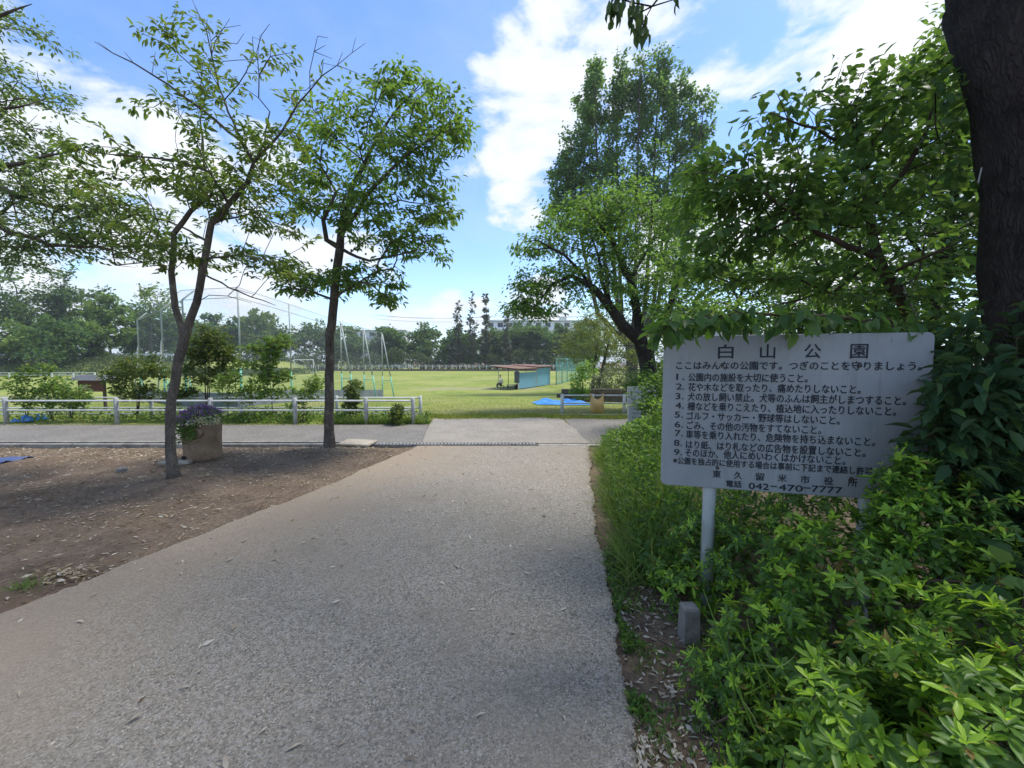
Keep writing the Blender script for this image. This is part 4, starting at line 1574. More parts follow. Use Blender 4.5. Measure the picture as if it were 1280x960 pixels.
apartment('apartment_block', 'long white apartment block showing over the trees behind the conifers', -10, 34, 152, 18.0, 5, 12)
apartment('apartment_block', 'white apartment block end peeping out over the trees right of the second tree', -62, -41, 150, 14.2, 4, 6)
up = empty('utility_pole', (.5, 128, FIELD_Z), 'thin utility pole with a crossarm above the far trees', 'utility pole')
MB().tube([(.8, 128, FIELD_Z), (.8, 128, 17.2)], .16, 8).build('pole', M['grey_post'], up)
MB().box((.8, 128, 16.6), (2.6, .12, .14)).build('crossarm', M['grey_post'], up)
wr = MB()
for dx, z in ((-1.1, 16.8), (1.1, 16.8), (0, 15.6)):
    pts = []
    for i in range(25):
        s = i / 24
        pts.append((.8 + dx - 46 * s, 128 + 2 * s, z - 4 * 1.2 * s * (1 - s)))
    wr.tube(pts, .035, 4)
    pts = [(.8 + dx + 30 * i / 12, 128, z - 4 * .9 * (i / 12) * (1 - i / 12)) for i in range(13)]
    wr.tube(pts, .035, 4)
tag(wr.build('power_lines', M['iron']), 'thin power lines strung over the far trees from the utility pole', 'power line')

# ------------------------------------------------------------------ trees near the path


def L_(pts, rad, Y=None):
    """limb from pixel points: (px,py) at depth Y or (px,py,depth)"""
    P = [at(p[0], p[1], p[2] if len(p) > 2 else Y) for p in pts]
    n = len(P)
    if len(rad) == 2:
        rad = [rad[0] + (rad[1] - rad[0]) * i / (n - 1) for i in range(n)]
    return (P, list(rad))


# forked tree in the left foreground
Y1 = 4.97
trunk1 = L_([(217, 598), (213, 560), (214, 500), (222, 455), (231, 422)], [.056, .053, .052, .054, .060], Y1)
limbs = [root_flare(trunk1, 1.45, .3),
         L_([(231, 422, Y1), (219, 385, Y1 + .05), (214, 340, Y1 + .1), (217, 292, Y1 + .15), (238, 264, Y1 + .2), (266, 243, Y1 + .2), (255, 205, Y1 + .3), (250, 150, Y1 + .35), (262, 100, Y1 + .4)], [.042, .038, .035, .032, .028, .021, .014, .009, .005]),
         L_([(231, 422, Y1), (246, 378, Y1 - .02), (256, 325, Y1 - .05), (264, 280, Y1 - .1), (286, 255, Y1 - .1), (309, 228, Y1 - .15), (317, 203, Y1 - .15), (352, 165, Y1 - .2), (372, 130, Y1 - .25), (402, 95, Y1 - .3), (440, 66, Y1 - .35)], [.046, .042, .039, .036, .031, .025, .018, .013, .009, .006, .003]),
         L_([(317, 203, Y1 - .15), (300, 175, Y1 - .2), (250, 135, Y1 - .3), (190, 93, Y1 - .4), (118, 52, Y1 - .5)], [.02, .017, .014, .009, .004]),
         L_([(300, 176, Y1 - .2), (285, 140, Y1), (270, 92, Y1 + .1), (258, 38, Y1 + .1), (243, 8, Y1 + .1)], [.016, .012, .009, .006, .003]),
         L_([(290, 250, Y1 - .1), (262, 215, Y1 - .3), (215, 200, Y1 - .5), (160, 195, Y1 - .7), (110, 190, Y1 - .8)], [.018, .014, .011, .008, .004]),
         L_([(256, 322, Y1), (300, 318, Y1 - .3), (345, 328, Y1 - .5)], [.014, .010, .004]),
         L_([(256, 310, Y1), (230, 285, Y1 + .3), (190, 270, Y1 + .6), (140, 262, Y1 + .8)], [.016, .012, .008, .004]),
         L_([(266, 278, Y1), (310, 268, Y1 + .3), (370, 285, Y1 + .5)], [.014, .010, .004]),
         L_([(252, 340, Y1), (300, 365, Y1 - .2), (345, 382, Y1 - .3)], [.012, .008, .004])]
B1 = pblobs([(250, 58, 34, 22, Y1, .5, .5), (208, 62, 20, 14, Y1, .4, .25), (275, 120, 45, 30, Y1, .6, .8), (340, 85, 22, 14, Y1, .5, .2), (372, 105, 40, 26, Y1, .5, .5), (140, 195, 50, 22, Y1 - .5, .6, .8),
             (205, 215, 60, 30, Y1 - .2, .8, 1.2), (150, 240, 45, 16, Y1, .8, .7), (292, 190, 70, 40, Y1, .9, 1.8), (345, 175, 40, 32, Y1, .6, .9), (270, 235, 55, 26, Y1, .9, 1.2), (310, 262, 70, 20, Y1, .8, 1.3),
             (365, 290, 30, 16, Y1, .6, .5), (215, 318, 45, 14, Y1, .8, .9), (300, 322, 55, 11, Y1, .7, 1.0), (190, 285, 50, 16, Y1 + .3, .7, .8), (225, 168, 40, 20, Y1, .6, .5), (330, 225, 40, 25, Y1, .6, .8), (345, 340, 30, 10, Y1, .5, .3)])
bare1 = ell_pts(pblobs([(320, 50, 50, 28, Y1, .4, 1), (420, 70, 40, 36, Y1 - .3, .3, 1), (160, 70, 35, 16, Y1 - .4, .3, .5), (250, 12, 25, 14, Y1, .3, .4), (360, 130, 50, 30, Y1, .4, .6), (310, 370, 30, 12, Y1, .3, .3)]), 46)
tree('forked_tree', 'slim forked tree with sparse layered leaves, standing before the stump planter', 'tree', limbs, ell_pts(B1, 275), M['lf_maple'], M['bark_slim'], k=21, spread=.125, llen=.084, lwid=.032,
     tmpl=T_LEAF, flat=.22, droop=.42, seg=.16, rtip=.0026, path_w=.38, tilt=.5, bare=bare1, jit=.06)

# second tree
Y2 = 6.60
trunk2 = L_([(412, 562), (411, 520), (413, 450), (416, 390), (421, 340), (425, 310)], [.080, .074, .070, .068, .067, .066], Y2)
limbs = [root_flare(trunk2, 1.5, .3),
         L_([(425, 312, Y2), (408, 300, Y2 - .1), (404, 275, Y2 - .2), (420, 240, Y2 - .3), (400, 205, Y2 - .5)], [.05, .042, .034, .022, .01]),
         L_([(425, 310, Y2), (429, 272, Y2 + .05), (446, 222, Y2 + .2), (470, 176, Y2 + .3), (500, 132, Y2 + .4), (528, 102, Y2 + .5)], [.06, .05, .036, .024, .015, .007]),
         L_([(427, 290, Y2), (468, 232, Y2 - .2), (512, 192, Y2 - .3), (562, 162, Y2 - .4)], [.045, .032, .02, .008]),
         L_([(425, 318, Y2), (462, 326, Y2 - .3), (500, 318, Y2 - .5), (545, 312, Y2 - .6)], [.028, .02, .013, .006]),
         L_([(417, 372, Y2), (450, 352, Y2 - .4), (490, 372, Y2 - .7)], [.022, .014, .006]),
         L_([(415, 382, Y2), (382, 362, Y2 - .2), (345, 362, Y2 - .4)], [.022, .014, .006]),
         L_([(424, 305, Y2), (440, 260, Y2 + .5), (500, 250, Y2 + .9), (545, 255, Y2 + 1.0)], [.035, .024, .014, .006])]
B2 = pblobs([(520, 108, 40, 18, Y2, .6, .8), (548, 148, 38, 28, Y2, .7, 1.2), (475, 140, 50, 32, Y2, .9, 1.2), (440, 190, 60, 40, Y2, 1.1, 1.6), (400, 150, 30, 22, Y2, .6, .3), (505, 225, 55, 45, Y2, 1.0, 1.9),
             (540, 205, 36, 40, Y2, .8, 1.0), (545, 275, 24, 36, Y2, .7, .8), (470, 275, 60, 32, Y2, 1.1, 1.6), (405, 245, 45, 32, Y2, .9, 1.1), (378, 210, 40, 20, Y2, .7, .6), (372, 352, 36, 20, Y2, .7, .9),
             (425, 350, 36, 14, Y2, .8, .6), (465, 350, 38, 20, Y2, .8, .9), (492, 378, 18, 8, Y2, .5, .25), (350, 335, 18, 14, Y2, .5, .3), (505, 300, 40, 22, Y2, .8, .8), (552, 318, 10, 8, Y2, .4, .12), (575, 165, 14, 18, Y2, .4, .25)])
tree('dense_tree', 'straight single trunked tree with dense drooping leaves, left of the path beside the drain lid', 'tree', limbs, ell_pts(B2, 465), M['lf_zelk'], M['bark_slim'], k=22, spread=.185, llen=.105, lwid=.042,
     tmpl=T_LEAF, flat=.3, droop=.55, seg=.2, rtip=.0036, path_w=.18, tilt=.5, jit=.08)

# boughs that reach in from the left, trunk outside the picture
Y3 = 5.6
tb = Vector((-10.2, 6.4, -.03))
limbs = [([tb, tb + Vector((.05, 0, 1.6)), tb + Vector((.1, -.1, 3.0)), tb + Vector((0, -.2, 4.4)), tb + Vector((.1, -.2, 6.2))], [.30, .25, .22, .17, .10])]
limbs = [root_flare(limbs[0], 1.5, .4)] + [
    ([tb + Vector((.08, -.05, 2.6))] + [at(*q) for q in ((-60, 280, 5.9), (0, 283, 5.6), (60, 306, 5.5), (140, 312, 5.4), (185, 330, 5.3))], [.10, .06, .04, .026, .014, .006]),
    ([tb + Vector((.08, -.1, 3.2))] + [at(*q) for q in ((-60, 190, 5.9), (20, 245, 5.8), (80, 262, 5.8), (150, 255, 5.8), (200, 262, 5.8))], [.10, .06, .034, .022, .014, .006]),
    ([tb + Vector((.03, -.1, 3.9))] + [at(*q) for q in ((-80, 120, 5.6), (0, 136, 5.4), (50, 130, 5.3))], [.09, .05, .02, .006]),
    ([tb + Vector((.03, -.1, 4.6))] + [at(*q) for q in ((-90, 20, 5.6), (0, 20, 5.4), (40, 5, 5.3))], [.08, .04, .02, .006]),
    ([tb + Vector((.05, -.1, 3.4))] + [at(*q) for q in ((-40, 215, 5.3), (40, 200, 5.1), (90, 190, 5.0))], [.07, .04, .02, .006])]
B3 = pblobs([(15, 30, 30, 22, Y3, .6, .6), (-60, 20, 60, 50, Y3, .9, 1.2), (18, 110, 48, 30, Y3, .7, 1.2), (-60, 120, 60, 60, Y3, 1, 1.4), (40, 175, 34, 22, Y3, .6, .7), (20, 215, 70, 24, Y3, .8, 1.2), (60, 245, 70, 26, Y3, .9, 1.5),
             (125, 258, 70, 22, Y3, .8, 1.4), (170, 285, 40, 22, Y3, .7, .8), (60, 295, 75, 24, Y3, .9, 1.4), (140, 305, 60, 18, Y3, .7, 1.0), (-40, 260, 70, 50, Y3, 1, 1.6), (25, 320, 55, 18, Y3, .7, .6)])
bare3 = ell_pts(pblobs([(40, 135, 25, 8, Y3, .3, 1), (170, 330, 25, 8, Y3, .3, 1)]), 14)
tree('overhanging_tree', 'grey green leafed tree whose boughs reach in over the field at the left edge', 'tree', limbs, ell_pts(B3, 620), M['lf_over'], M['bark_slim'], k=17, spread=.17, llen=.075, lwid=.032,
     tmpl=T_TRI2, flat=.28, droop=.3, seg=.22, rtip=.0034, path_w=.2, tilt=.5, jit=.09, bare=bare3)

# big trunk at the right with its canopy over the path
bb = Vector((3.31, 2.15, -.03))
limbs = [([bb, bb + Vector((-.03, 0, .8)), bb + Vector((-.09, 0, 1.7)), bb + Vector((-.18, 0, 2.5)), bb + Vector((-.30, 0, 3.1)), bb + Vector((-.42, .05, 3.6))], [.50, .44, .415, .41, .43, .46])]
limbs = [root_flare(limbs[0], 1.35, .5),
         ([bb + Vector((-.40, .05, 3.45)), bb + Vector((-.75, .0, 4.1)), bb + Vector((-1.3, .1, 4.9)), bb + Vector((-1.9, .5, 6.2)), bb + Vector((-2.9, 1.2, 7.4)), bb + Vector((-4.4, 1.4, 8.4))], [.34, .30, .22, .16, .10, .05]),
         ([bb + Vector((-.42, .05, 3.6)), bb + Vector((-.2, .1, 4.6)), bb + Vector((.4, .3, 6.2)), bb + Vector((.9, .9, 8.2)), bb + Vector((1.2, 1.2, 9.8))], [.36, .30, .22, .13, .06]),
         ([bb + Vector((-.2, .1, 4.6)), bb + Vector((1.4, .8, 6.2)), bb + Vector((3.0, 1.6, 7.6)), bb + Vector((4.6, 2.2, 8.8))], [.22, .16, .10, .05]),
         ([bb + Vector((-1.2, .1, 4.8)), bb + Vector((-2.2, -.6, 6.0)), bb + Vector((-4.2, -1.2, 7.0)), bb + Vector((-6.0, -1.6, 7.6))], [.16, .12, .08, .04]),
         ([bb + Vector((-1.7, .3, 5.4)), at(880, -80, 2.8), at(845, -30, 2.75), at(815, 8, 2.7), at(803, 30, 2.7)], [.05, .022, .012, .006, .003])]
BB = [((0.4, 4.6, 8.2), (2.6, 1.8, 1.3), 1.5), ((2.4, 4.6, 8.8), (2.4, 1.6, 1.6), 1.5), ((-2.4, 3.8, 8.0), (2.4, 1.7, 1.0), 1.3), ((-.2, 1.4, 7.4), (3.4, 2.6, 1.3), 1.6), ((4.4, 4.2, 8.4), (2.4, 1.5, 2.0), 1.3),
      ((3.2, 1.5, 9.0), (2.8, 2.6, 1.8), 1.2), ((-3.6, 1.0, 7.6), (2.4, 2.4, 1.0), 1.0), ((1.5, -1.5, 7.5), (4, 2, 1.5), .9)]
CT = ell_pts(BB, 430)
# keep the canopy above the picture
lim = EYE + CT[:, 1] * 1.0 + .55
CT = CT[(CT[:, 2] > lim) | (CT[:, 1] < .3)]
small = ell_pts(pblobs([(800, 22, 10, 26, 2.7, .08, 1.0), (768, 4, 16, 8, 2.7, .08, .6), (845, -4, 12, 8, 2.7, .08, .5), (815, -40, 50, 20, 2.75, .12, .8)]), 26)
bt = empty('big_tree', bb, 'massive dark furrowed trunk at the right edge with canopy overhead', 'tree')
A, par, rad, tips, tdir = grow(limbs, np.concatenate([CT, small]), .3, .0065, .42, .2, .08, 0, .004)
skeleton_mesh('trunk', A, par, rad, M['bark_dark'], bt, (40, 8, 4), .022)
C = A[tips]
near = np.array([np.min(np.linalg.norm(small - c, axis=1)) for c in C]) < .02
P, Ax, N = spray_leaves(C[~near], tdir[~near], 18, .42, .4, .3)
P2, Ax2, N2 = spray_leaves(C[near], np.tile([0, 0, -1.0], (near.sum(), 1)), 4, .05, .5, 1.4, .3, .8)
Ax2[:, 2] -= .9
ln = np.concatenate([rng.uniform(.13, .19, len(P)), rng.uniform(.075, .115, len(P2))])
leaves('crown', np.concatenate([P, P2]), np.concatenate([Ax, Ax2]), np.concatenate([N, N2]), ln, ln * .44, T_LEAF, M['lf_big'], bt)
tp = at(1221, 222, 2.30)
pt = MB().box((0, 0, 0), (.03, .006, .085)).build('tree_tag', M['plate'], bevel=.002)
pt.location = (tp.x - .006, tp.y - .02, tp.z)
pt.rotation_euler = (R(6), R(8), R(38))
tag(pt, 'small pale plate fixed to the side of the massive dark trunk', 'tag')

# young cherry over the board
Yc = 3.0
c0 = Vector((3.25, 3.15, -.03))
limbs = [root_flare(([c0, at(1168, 520, 3.1), at(1150, 425, 3.0), at(1128, 378, 2.98), at(1098, 322, 2.95), at(1085, 262, 3.0), at(1076, 190, 3.05), at(1050, 120, 3.1)], [.055, .05, .042, .038, .032, .024, .016, .006]), 1.3, .2),
         L_([(1098, 322, 2.95), (1045, 300, 2.9), (985, 262, 2.85), (930, 228, 2.8), (890, 215, 2.8)], [.024, .02, .014, .009, .004]),
         L_([(1128, 378, 2.98), (1085, 330, 3.2), (1040, 366, 3.3), (960, 385, 3.3)], [.02, .016, .012, .005]),
         L_([(1085, 262, 3.0), (1130, 215, 2.8), (1160, 160, 2.7), (1170, 100, 2.7)], [.02, .016, .010, .004]),
         L_([(1076, 190, 3.05), (1020, 160, 3.0), (985, 150, 2.9), (972, 118, 2.85)], [.014, .010, .006, .003]),
         L_([(1155, 430, 3.0), (1120, 405, 2.5), (1060, 398, 2.2), (960, 393, 2.12), (880, 398, 2.08), (838, 410, 2.05)], [.016, .012, .009, .007, .005, .003]),
         L_([(1110, 345, 2.95), (1160, 320, 2.6), (1205, 300, 2.4)], [.014, .010, .005])]
BC_ = pblobs([(905, 225, 55, 36, Yc, .35, 1.0), (965, 235, 50, 40, Yc, .4, 1.0), (970, 150, 26, 30, Yc, .2, .35), (1010, 260, 60, 42, Yc, .5, 1.3), (1080, 220, 70, 70, Yc, .6, 1.9), (1140, 150, 60, 60, Yc - .2, .5, 1.5), (1165, 270, 60, 80, Yc - .2, .5, 1.6),
              (950, 290, 60, 22, Yc, .4, .7), (905, 335, 55, 26, Yc + .3, .4, .9), (1000, 340, 70, 30, Yc + .2, .4, 1.1), (1070, 350, 60, 35, Yc + .1, .5, 1.1), (880, 290, 30, 20, Yc, .3, .3), (1040, 130, 30, 40, Yc, .3, .6), (1180, 70, 30, 40, Yc - .2, .3, .6), (1100, 115, 40, 30, Yc, .4, .7),
              (1160, 380, 60, 40, Yc - .3, .3, .9), (870, 260, 26, 40, Yc + .3, .3, .4)])
BF = pblobs([(850, 402, 24, 14, 2.07, .06, 1.2), (910, 394, 40, 13, 2.1, .08, 1.6), (985, 394, 40, 13, 2.13, .08, 1.4), (1060, 398, 40, 14, 2.2, .1, 1.4), (1120, 408, 26, 8, 2.2, .1, .4), (828, 412, 6, 8, 2.05, .03, .5)])
ct = empty('cherry_sapling', c0, 'young broad leaved cherry whose leafy shoots hang over the top of the rules board', 'tree')
TA, TB = ell_pts(BC_, 520), ell_pts(BF, 84)
A, par, rad, tips, tdir = grow(limbs, np.concatenate([TA, TB]), .12, .0022, .42, .16, .08, .0, .0022)
skeleton_mesh('trunk', A, par, rad, M['stem'], ct, (12, 7, 4))
C = A[tips]
front = np.array([np.min(np.linalg.norm(TB - c, axis=1)) for c in C]) < .02
P, Ax, N = spray_leaves(C[~front], tdir[~front], 12, .11, .5, .5, 1.0, .55)
P2, Ax2, N2 = spray_leaves(C[front], tdir[front], 3, .06, .5, .9, .6, .8)
ln = np.concatenate([rng.uniform(.055, .105, len(P)), rng.uniform(.065, .115, len(P2))])
leaves('crown', np.concatenate([P, P2]), np.concatenate([Ax, Ax2]), np.concatenate([N, N2]), ln, ln * .52, T_LEAF, M['lf_cherry'], ct)

# ------------------------------------------------------------------ woods on the right


def blob_tree(name, label, base, blobs, n, leafm, barkm, k, spread, llen, lwid, group=None, r0=.12, cat='tree', tmpl=T_TRI2, multi=1, droop=.3, flat=.5, path_w=.2, rtip=.006, seg=.4, sag=0, tilt=.6, shell=0.0, lean=(0, 0)):
    pts = ell_pts(blobs, n, shell)
    cz = np.average([b[0][2] if not hasattr(b[0], 'z') else b[0].z for b in blobs], weights=[b[2] for b in blobs])
    cx = np.average([b[0][0] for b in blobs], weights=[b[2] for b in blobs])
    cy = np.average([b[0][1] for b in blobs], weights=[b[2] for b in blobs])
    base = Vector(base)
    top = Vector((cx, cy, cz))
    limbs = []
    for q in range(multi):
        a = 2 * math.pi * q / max(1, multi) + .6
        off = Vector((math.cos(a), math.sin(a), 0)) * (r0 * 1.2 if multi > 1 else 0)
        mid = base.lerp(top, .5) + off * 2.2 + Vector((lean[0], lean[1], 0))
        limbs.append(([base + off, base.lerp(top, .12) + off * 1.2 + Vector((lean[0], lean[1], 0)) * .3, mid, top + off * 3], [r0, r0 * .85, r0 * .6, r0 * .3]))
    if multi == 1:
        limbs[0] = root_flare(limbs[0], 1.4, min(.5, r0 * 3))
    else:
        limbs = [([base - Vector((0, 0, .05)), base + Vector((0, 0, .02))], [r0 * 1.2, r0 * 1.1])] + limbs
    return tree(name, label, cat, limbs, pts, leafm, barkm, k, spread, llen, lwid, tmpl, flat, droop, group, seg, rtip, path_w, sag, tilt)


GW = 'woodland trees at the right of the path'
blob_tree('evergreen_tree', 'dense evergreen rising behind the cherry shoots beside the massive trunk', (5.6, 5.4, -.03),
          pblobs([(1190, 130, 70, 70, 5.6, 1.2, 1.6), (1215, 60, 40, 60, 5.6, 1.0, .9), (1130, 200, 80, 70, 5.6, 1.2, 1.6), (1200, 260, 80, 90, 5.4, 1.2, 2.0), (1110, 310, 80, 70, 5.6, 1.2, 1.6), (1190, 390, 80, 70, 5.4, 1.2, 1.5), (1040, 280, 50, 40, 5.8, .9, .5), (1290, 200, 80, 150, 5.4, 1.2, 2.5), (1290, 20, 80, 90, 5.4, 1.2, 1.2)]),
          620, M['lf_ever'], M['bark_dark'], 26, .26, .095, .045, r0=.14, rtip=.005)
blob_tree('evergreen_tree', 'low dark leafy tree directly behind the rules board', (3.4, 5.4, -.03),
          pblobs([(1050, 400, 70, 40, 5.6, .9, 1.2), (960, 400, 70, 30, 5.8, .9, 1.1), (1110, 440, 90, 50, 5.0, .9, 1.2), (1000, 470, 90, 50, 5.4, .9, 1.0), (890, 410, 40, 30, 6.0, .7, .6)]),
          360, M['lf_ever'], M['bark_dark'], 24, .24, .09, .042, r0=.08, rtip=.004)
blob_tree('broadleaf_tree', 'bright green tree filling the gap between the pale crowned tree and the rules board', (3.9, 8.6, -.02),
          pblobs([(870, 385, 50, 35, 8.6, 1.0, 1.2), (930, 345, 60, 30, 8.8, 1.0, 1.1), (850, 330, 30, 30, 8.6, .8, .6), (980, 330, 60, 40, 9, 1.0, 1.0), (880, 440, 60, 40, 8.4, 1.0, 1.0), (1040, 300, 60, 70, 9.4, 1, 1.0)]),
          330, M['lf_mid'], M['bark_far'], 26, .34, .11, .05, r0=.09, rtip=.005)
blob_tree('broadleaf_tree', 'tall dark tree beyond the massive trunk, mostly hidden by it', (9.0, 6.6, -.03),
          [((8.2, 6.4, 4.5), (2.0, 1.6, 1.8), 1.4), ((9.4, 6.5, 6.5), (1.9, 1.8, 1.7), 1.2), ((7.8, 7.2, 2.2), (1.8, 1.4, 1.6), 1.2), ((9.8, 6.0, 3), (2, 1.5, 2), 1)],
          330, M['lf_ever'], M['bark_dark'], 28, .42, .13, .06, r0=.16, rtip=.006)

# cherry in the middle distance
Ym = 12.5
limbs = [root_flare(L_([(813, 492), (812, 470), (808, 448), (800, 425)], [.27, .26, .25, .22], Ym), 1.3, .4),
         L_([(802, 430, Ym), (780, 408, Ym - .2), (765, 388, Ym - .4), (742, 360, Ym - .6), (715, 345, Ym - .9), (690, 355, Ym - 1.0), (668, 385, Ym - 1.1)], [.20, .17, .14, .10, .06, .035, .012]),
         L_([(800, 425, Ym), (797, 395, Ym + .2), (788, 350, Ym + .3), (765, 300, Ym + .3), (740, 268, Ym + .2), (720, 255, Ym)], [.17, .14, .11, .08, .045, .015]),
         L_([(812, 440, Ym), (825, 412, Ym - .2), (838, 385, Ym - .3), (850, 330, Ym - .4), (862, 280, Ym - .5)], [.16, .13, .10, .06, .02]),
         L_([(768, 392, Ym - .4), (752, 352, Ym - .2), (748, 320, Ym), (735, 285, Ym)], [.08, .06, .04, .015]),
         L_([(742, 360, Ym - .6), (705, 318, Ym - .9), (672, 300, Ym - 1), (652, 303, Ym - 1)], [.06, .04, .02, .008]),
         L_([(788, 350, Ym + .3), (815, 300, Ym + .8), (840, 262, Ym + 1)], [.07, .045, .015])]
BM = pblobs([(735, 262, 50, 26, Ym, 1.3, 1.4), (790, 262, 50, 28, Ym, 1.4, 1.4), (690, 300, 40, 20, Ym, 1.0, .9), (660, 310, 18, 14, Ym - .6, .6, .3), (745, 310, 55, 34, Ym, 1.6, 1.6), (800, 320, 60, 40, Ym, 1.6, 1.6), (855, 310, 40, 50, Ym, 1.4, 1.3),
             (700, 345, 36, 20, Ym - .6, 1.0, .8), (668, 355, 28, 14, Ym - .8, .7, .5), (655, 385, 22, 12, Ym - .9, .6, .35), (685, 385, 22, 16, Ym - .9, .7, .4), (745, 365, 42, 24, Ym - .3, 1.3, .9), (790, 375, 36, 22, Ym + .6, 1.0, .6), (845, 375, 36, 40, Ym, 1.2, 1.0), (770, 240, 40, 12, Ym, 1, .6), (860, 260, 30, 26, Ym, 1, .7)])
tree('cherry_tree', 'spreading tree with a low forked dark trunk in the middle distance beside the rules board', 'tree', limbs, ell_pts(BM, 560), M['lf_mid'], M['bark_dark'], k=30, spread=.34, llen=.135, lwid=.062,
     tmpl=T_TRI2, flat=.4, droop=.5, seg=.35, rtip=.006, path_w=.2, tilt=.6, jit=.08)

# tall poplar-like tree
Yp = 32.0
pb = Vector(((790 - 640) / FPX * Yp, Yp, FIELD_Z))
limbs = [([pb, pb + Vector((0, 0, 3.5))], [.5, .45])]
for k, (px, py) in enumerate(((742, 95), (712, 170), (770, 90), (800, 85), (824, 70), (852, 90), (880, 130), (760, 160), (840, 150))):
    tp_ = at(px, py, Yp + (k % 3 - 1) * 1.2)
    s0 = pb + Vector((0, 0, 3.2))
    m1 = s0.lerp(Vector((tp_.x, tp_.y, s0.z + 6)), .55)
    limbs.append(([s0, m1, m1.lerp(tp_, .5) + Vector(((tp_.x - s0.x) * .08, 0, 0)), tp_], [.22, .17, .10, .02]))
BP_ = pblobs([(742, 118, 12, 38, Yp, 1.0, .9), (730, 150, 14, 40, Yp, 1.2, .9), (748, 185, 24, 50, Yp, 2, 1.3), (714, 195, 16, 40, Yp, 1.4, .9), (698, 222, 14, 28, Yp, 1.2, .6), (726, 225, 30, 36, Yp, 2, 1.3), (775, 112, 10, 38, Yp, 1, .7), (770, 160, 18, 48, Yp, 1.6, 1.1),
              (800, 104, 10, 38, Yp, 1, .7), (826, 98, 11, 36, Yp, 1, .7), (815, 150, 24, 50, Yp, 1.8, 1.5), (850, 112, 11, 34, Yp, 1, .6), (846, 160, 20, 46, Yp, 1.6, 1.2), (873, 150, 12, 36, Yp, 1.2, .7), (888, 150, 7, 22, Yp, .8, .25), (868, 200, 24, 40, Yp, 1.8, 1.2),
              (800, 215, 46, 44, Yp, 3, 2.2), (762, 250, 56, 34, Yp, 3, 1.8), (835, 255, 50, 38, Yp, 3, 1.8), (884, 250, 18, 40, Yp, 1.6, .7), (715, 265, 30, 26, Yp, 2, .9), (790, 300, 70, 40, Yp, 3, 1.2)])
tree('poplar_tree', 'tallest tree with upright plumes of small leaves behind the spreading dark trunked tree', 'tree', limbs, ell_pts(BP_, 900), M['lf_poplar'], M['bark_far'], k=46, spread=.42, llen=.23, lwid=.17,
     tmpl=T_TRI2, flat=1.0, droop=.15, seg=.9, rtip=.013, path_w=.10, tilt=.9, jit=.06)

blob_tree('pale_tree', 'rounded pale yellow green tree above the green mesh fence', ((742 - 640) / FPX * 24, 24, -.7),
          pblobs([(742, 425, 40, 26, 24, 1.8, 2), (715, 440, 22, 20, 24, 1.2, .8), (775, 440, 30, 24, 24, 1.4, 1), (745, 400, 24, 10, 24, 1, .6), (800, 430, 26, 26, 25, 1.2, .8)]), 300, M['lf_yellow'], M['bark_far'], 26, .30, .13, .06, r0=.13, multi=4, rtip=.006, droop=.1)
blob_tree('shrub', 'bright leafy shrub at the near end of the brown block wall', ((728 - 640) / FPX * 15.6, 15.6, -.13),
          pblobs([(727, 475, 15, 18, 15.6, .5, 1), (733, 460, 11, 10, 15.6, .4, .5), (722, 492, 12, 10, 15.5, .4, .5)]), 90, M['lf_bright'], M['stem'], 16, .14, .11, .05, r0=.02, cat='shrub', multi=3, rtip=.003, seg=.2)
blob_tree('shrub', 'grey green variegated shrub growing over the brown block wall', ((765 - 640) / FPX * 17.6, 17.6, -.25),
          pblobs([(765, 472, 26, 16, 17.6, .8, 1), (748, 478, 14, 12, 17.4, .6, .5), (788, 474, 18, 12, 17.4, .6, .6)]), 150, M['lf_vari'], M['stem'], 18, .18, .10, .045, r0=.03, cat='shrub', multi=4, rtip=.003, seg=.25)
blob_tree('shrub', 'leafy green shrub at the foot of the spreading dark trunked tree', ((802 - 640) / FPX * 11.8, 11.8, -.02),
          pblobs([(800, 478, 22, 14, 11.8, .6, 1), (822, 488, 22, 20, 11.6, .6, 1), (818, 465, 16, 14, 11.8, .5, .5)]), 130, M['lf_mid'], M['stem'], 16, .16, .09, .045, r0=.02, cat='shrub', multi=3, rtip=.003, seg=.2)
for nm, lb, px, Y, bl in (('broadleaf_tree', 'dark tree mass behind the pale yellow green tree', 790, 36, [(790, 400, 60, 50, 36, 3, 1), (760, 440, 40, 40, 36, 3, 1), (830, 430, 50, 50, 36, 3, 1)]),):
    blob_tree(nm, lb, ((px - 640) / FPX * Y, Y, FIELD_Z), pblobs(bl), 260, M['lf_far'], M['bark_far'], 26, .6, .26, .14, r0=.25, rtip=.012, seg=.8)

# ------------------------------------------------------------------ saplings behind the low fence
GS = 'saplings behind the low fence'


def sapling(label, px, py_base, Y, blobs, n, mat, k=9, spread=.10, ll=.075, multi=3, r0=.012):
    z = float(hgt((px - 640) / FPX * Y, Y))
    blob_tree('sapling', label, ((px - 640) / FPX * Y, Y, z), pblobs([(a, b_, c, d_, Y, .35, w) for a, b_, c, d_, w in blobs]), int(n * 1.25), mat, M['stem'], k + 5, spread, ll * 1.2, ll * .58,
              GS, r0, 'sapling', T_TRI2, multi, .2, .7, .15, .0026, .16, tilt=.8)


